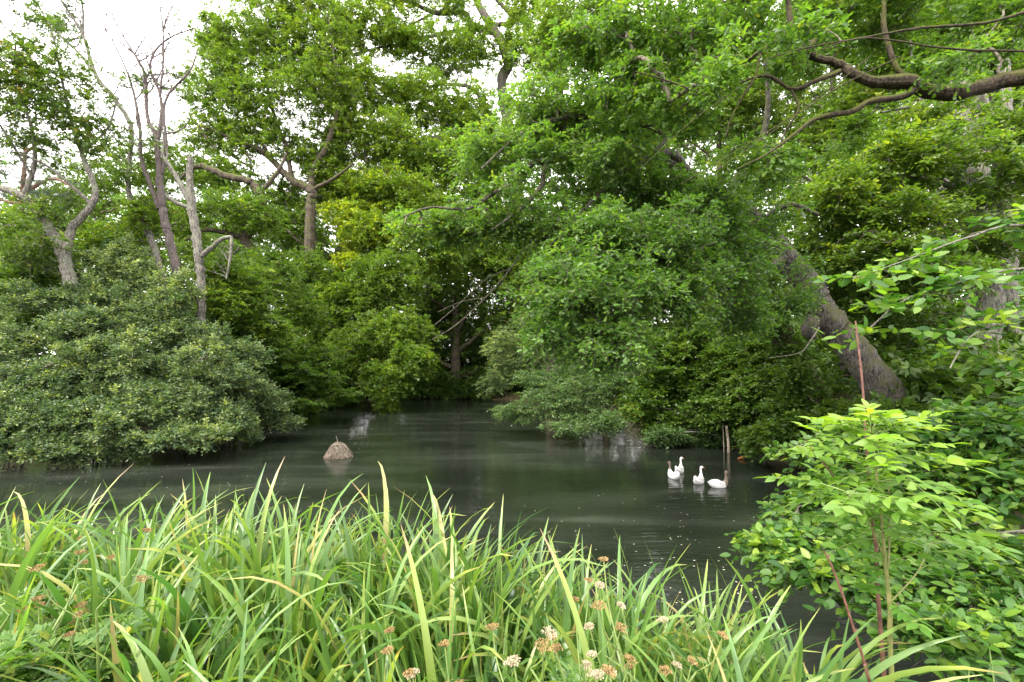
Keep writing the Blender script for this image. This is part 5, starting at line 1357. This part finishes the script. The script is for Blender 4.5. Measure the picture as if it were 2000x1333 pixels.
# ------------------------------------------------------------------ flecks drifting on the pond
rng = np.random.default_rng(31)
fl = []
for px0, px1, py0, py1, n in ((1020, 1480, 960, 1180, 130), (680, 900, 800, 900, 50), (100, 620, 900, 960, 40), (1330, 1520, 890, 960, 30), (750, 930, 782, 800, 40)):
    for _ in range(n):
        q_ = on_water(rng.uniform(px0, px1), rng.uniform(py0, py1))
        fl.append((q_[0], q_[1], .006))
fl = np.array(fl)
M['fleck'] = plain_mat("pale_flecks", (.3, .28, .22), (.6, .58, .5), 3, .7, .2, 0)
V, f, tv = scatter(LEAF_KITE, fl, np.column_stack([rng.normal(0, 1, (len(fl), 2)), np.zeros(len(fl))]), np.tile(UP, (len(fl), 1)), rng.uniform(.012, .045, len(fl)), .9, np.full(len(fl), .5))
o = link("floating_debris", mesh_data("floating_debris", V * np.array([1, 1, .15]) + np.array([0, 0, .004]), f, M['fleck'], tv))
o["kind"] = "stuff"
o["label"] = "pale petals and flecks drifting on the pond"

# ------------------------------------------------------------------ post, stone ornament, floating leaf, brick house
M['post'] = bark_mat("weathered_wood", (.16, .13, .1), (.36, .31, .24), None, 8, 0, .12)
pp = on_water(1423, 884)
root = empty("wooden_post", (pp[0], pp[1], 0), "weathered wooden post standing in the water's edge by the brambles", "post")
s = spline(np.array([[0, 0, -.4, .05], [0, 0, .3, .048], [-.03, 0, .75, .045], [-.045, 0, .93, .04], [-.046, 0, .935, .004]]), 22)
V, q = tubes(s[None, :, :3], s[None, :, 3], 10)
V += rng.normal(0, .004, V.shape)
b = Bag(); b.add(V, q)
link("stake", b.mesh("post", M['post'], True), root, (0, 0, 0))
s = spline(np.array([[-.13, .06, -.3, .016], [-.14, .06, .5, .012], [-.15, .06, .95, .01]]), 12)
V, q = tubes(s[None, :, :3], s[None, :, 3], 7)
b = Bag(); b.add(V, q)
link("side_stake", b.mesh("side_stake", M['post'], True), root, (0, 0, 0))

M['stone'] = plain_mat("pale_grey_stone", (.2, .2, .19), (.42, .42, .4), 9, .85, .2, .4)
op = W(1213, 835, 18.2)
root = empty("stone_ornament", (op[0], op[1], 0), "small pale grey domed ornament under the hawthorn at the water's edge", "ornament")


def lathe(prof, n=20):
    a = np.arange(n) / n * 2 * np.pi
    prof = np.array(prof)
    V = np.stack([prof[:, 0:1] * np.cos(a), prof[:, 0:1] * np.sin(a), np.repeat(prof[:, 1:2], n, 1)], -1).reshape(-1, 3)
    i = np.arange(len(prof) * n).reshape(len(prof), n)
    j = (np.arange(n) + 1) % n
    return V, np.stack([i[:-1], i[:-1][:, j], i[1:][:, j], i[1:]], -1).reshape(-1, 4)


for nm, prof in (("dome", [(.002, .86), (.06, .85), (.12, .80), (.155, .72), (.18, .62), (.175, .6), (.1, .59), (.002, .585)]), ("pillar", [(.1, .6), (.085, .5), (.09, .44), (.1, .42)]), ("base", [(.002, .425), (.16, .42), (.2, .37), (.19, .33), (.13, .28), (.15, .0), (.17, -.5)])):
    V, q = lathe(prof)
    link(nm, mesh_data(nm, V, [q], M['stone'], None, True), root, (0, 0, 0))

M['leaf_orange'] = leaf_mat("orange_leaf", (.5, .2, .08), (.6, .26, .1), (.65, .3, .12), None, trans=.2)
fp = on_water(1440, 898)
V, f, tv = scatter(LEAF_OAK, np.array([[0, 0, 0.], [.06, .08, .02]]), np.array([[1, .3, .05], [.7, -.6, .25]]), np.array([[0, 0, 1.], [-.2, 0, 1]]), .26, 1.1, np.array([.4, .7]))
o = link("fallen_leaf", mesh_data("fallen_leaf", V, f, M['leaf_orange'], tv), None, (fp[0], fp[1], .02))
tag(o, "orange leaf floating on the dark water below the wooden post", "leaf")

M['brick'] = plain_mat("red_brick", (.34, .17, .12), (.45, .25, .18), 6, .9, .1, .2)
M['tile'] = plain_mat("clay_roof_tiles", (.30, .13, .08), (.4, .2, .13), 5, .9, .1, .3)
M['white_paint'] = plain_mat("white_paint", (.7, .7, .68), (.8, .8, .78), 5, .5, .3, 0)
M['glass'] = plain_mat("window_glass", (.02, .025, .03), (.03, .035, .04), 2, .08, .8, 0)
hp = W(600, 720, 80)
root = empty("brick_house", (hp[0], hp[1], .7), "red brick house glimpsed through the trees beyond the pond", "house")


def box(x0, x1, y0, y1, z0, z1):
    V = np.array([(x, y, z) for z in (z0, z1) for y in (y0, y1) for x in (x0, x1)], float)
    return V, np.array([(0, 2, 3, 1), (4, 5, 7, 6), (0, 1, 5, 4), (2, 6, 7, 3), (0, 4, 6, 2), (1, 3, 7, 5)])


V, q = box(-9, 14, 0, 8, -1, 5.2)
link("wall", mesh_data("house_wall", V, [q], M['brick']), root, (0, 0, 0))
rf = np.array([(-9.4, -.4, 5.2), (14.4, -.4, 5.2), (14.4, 8.4, 5.2), (-9.4, 8.4, 5.2), (-9.4, 4, 8.6), (14.4, 4, 8.6)], float)
roof = link("roof", mesh_data("house_roof", rf, [np.array([(0, 1, 5, 4), (2, 3, 4, 5), (3, 2, 1, 0)]), np.array([(0, 4, 3), (1, 2, 5)])], M['tile']), root, (0, 0, 0))
V, q = box(-.5, .5, -.4, .4, 0, 1.6)
ch = link("chimney", mesh_data("chimney", V, [q], M['brick']), None, (3, 4, 8.2)); ch.parent = roof
for wx in (-6, -1.5, 3, 8, 12):
    for wz in (1.0, 3.6):
        V, q = box(-.65, .65, -.03, .05, 0, 1.2)
        fr = link("window", mesh_data("window_frame", V, [q], M['white_paint']), root, (wx, 0, wz))
        V, q = box(-.55, .55, -.045, -.032, .1, 1.1)
        gl = link("pane", mesh_data("window_pane", V, [q], M['glass']), None, (0, 0, 0)); gl.parent = fr
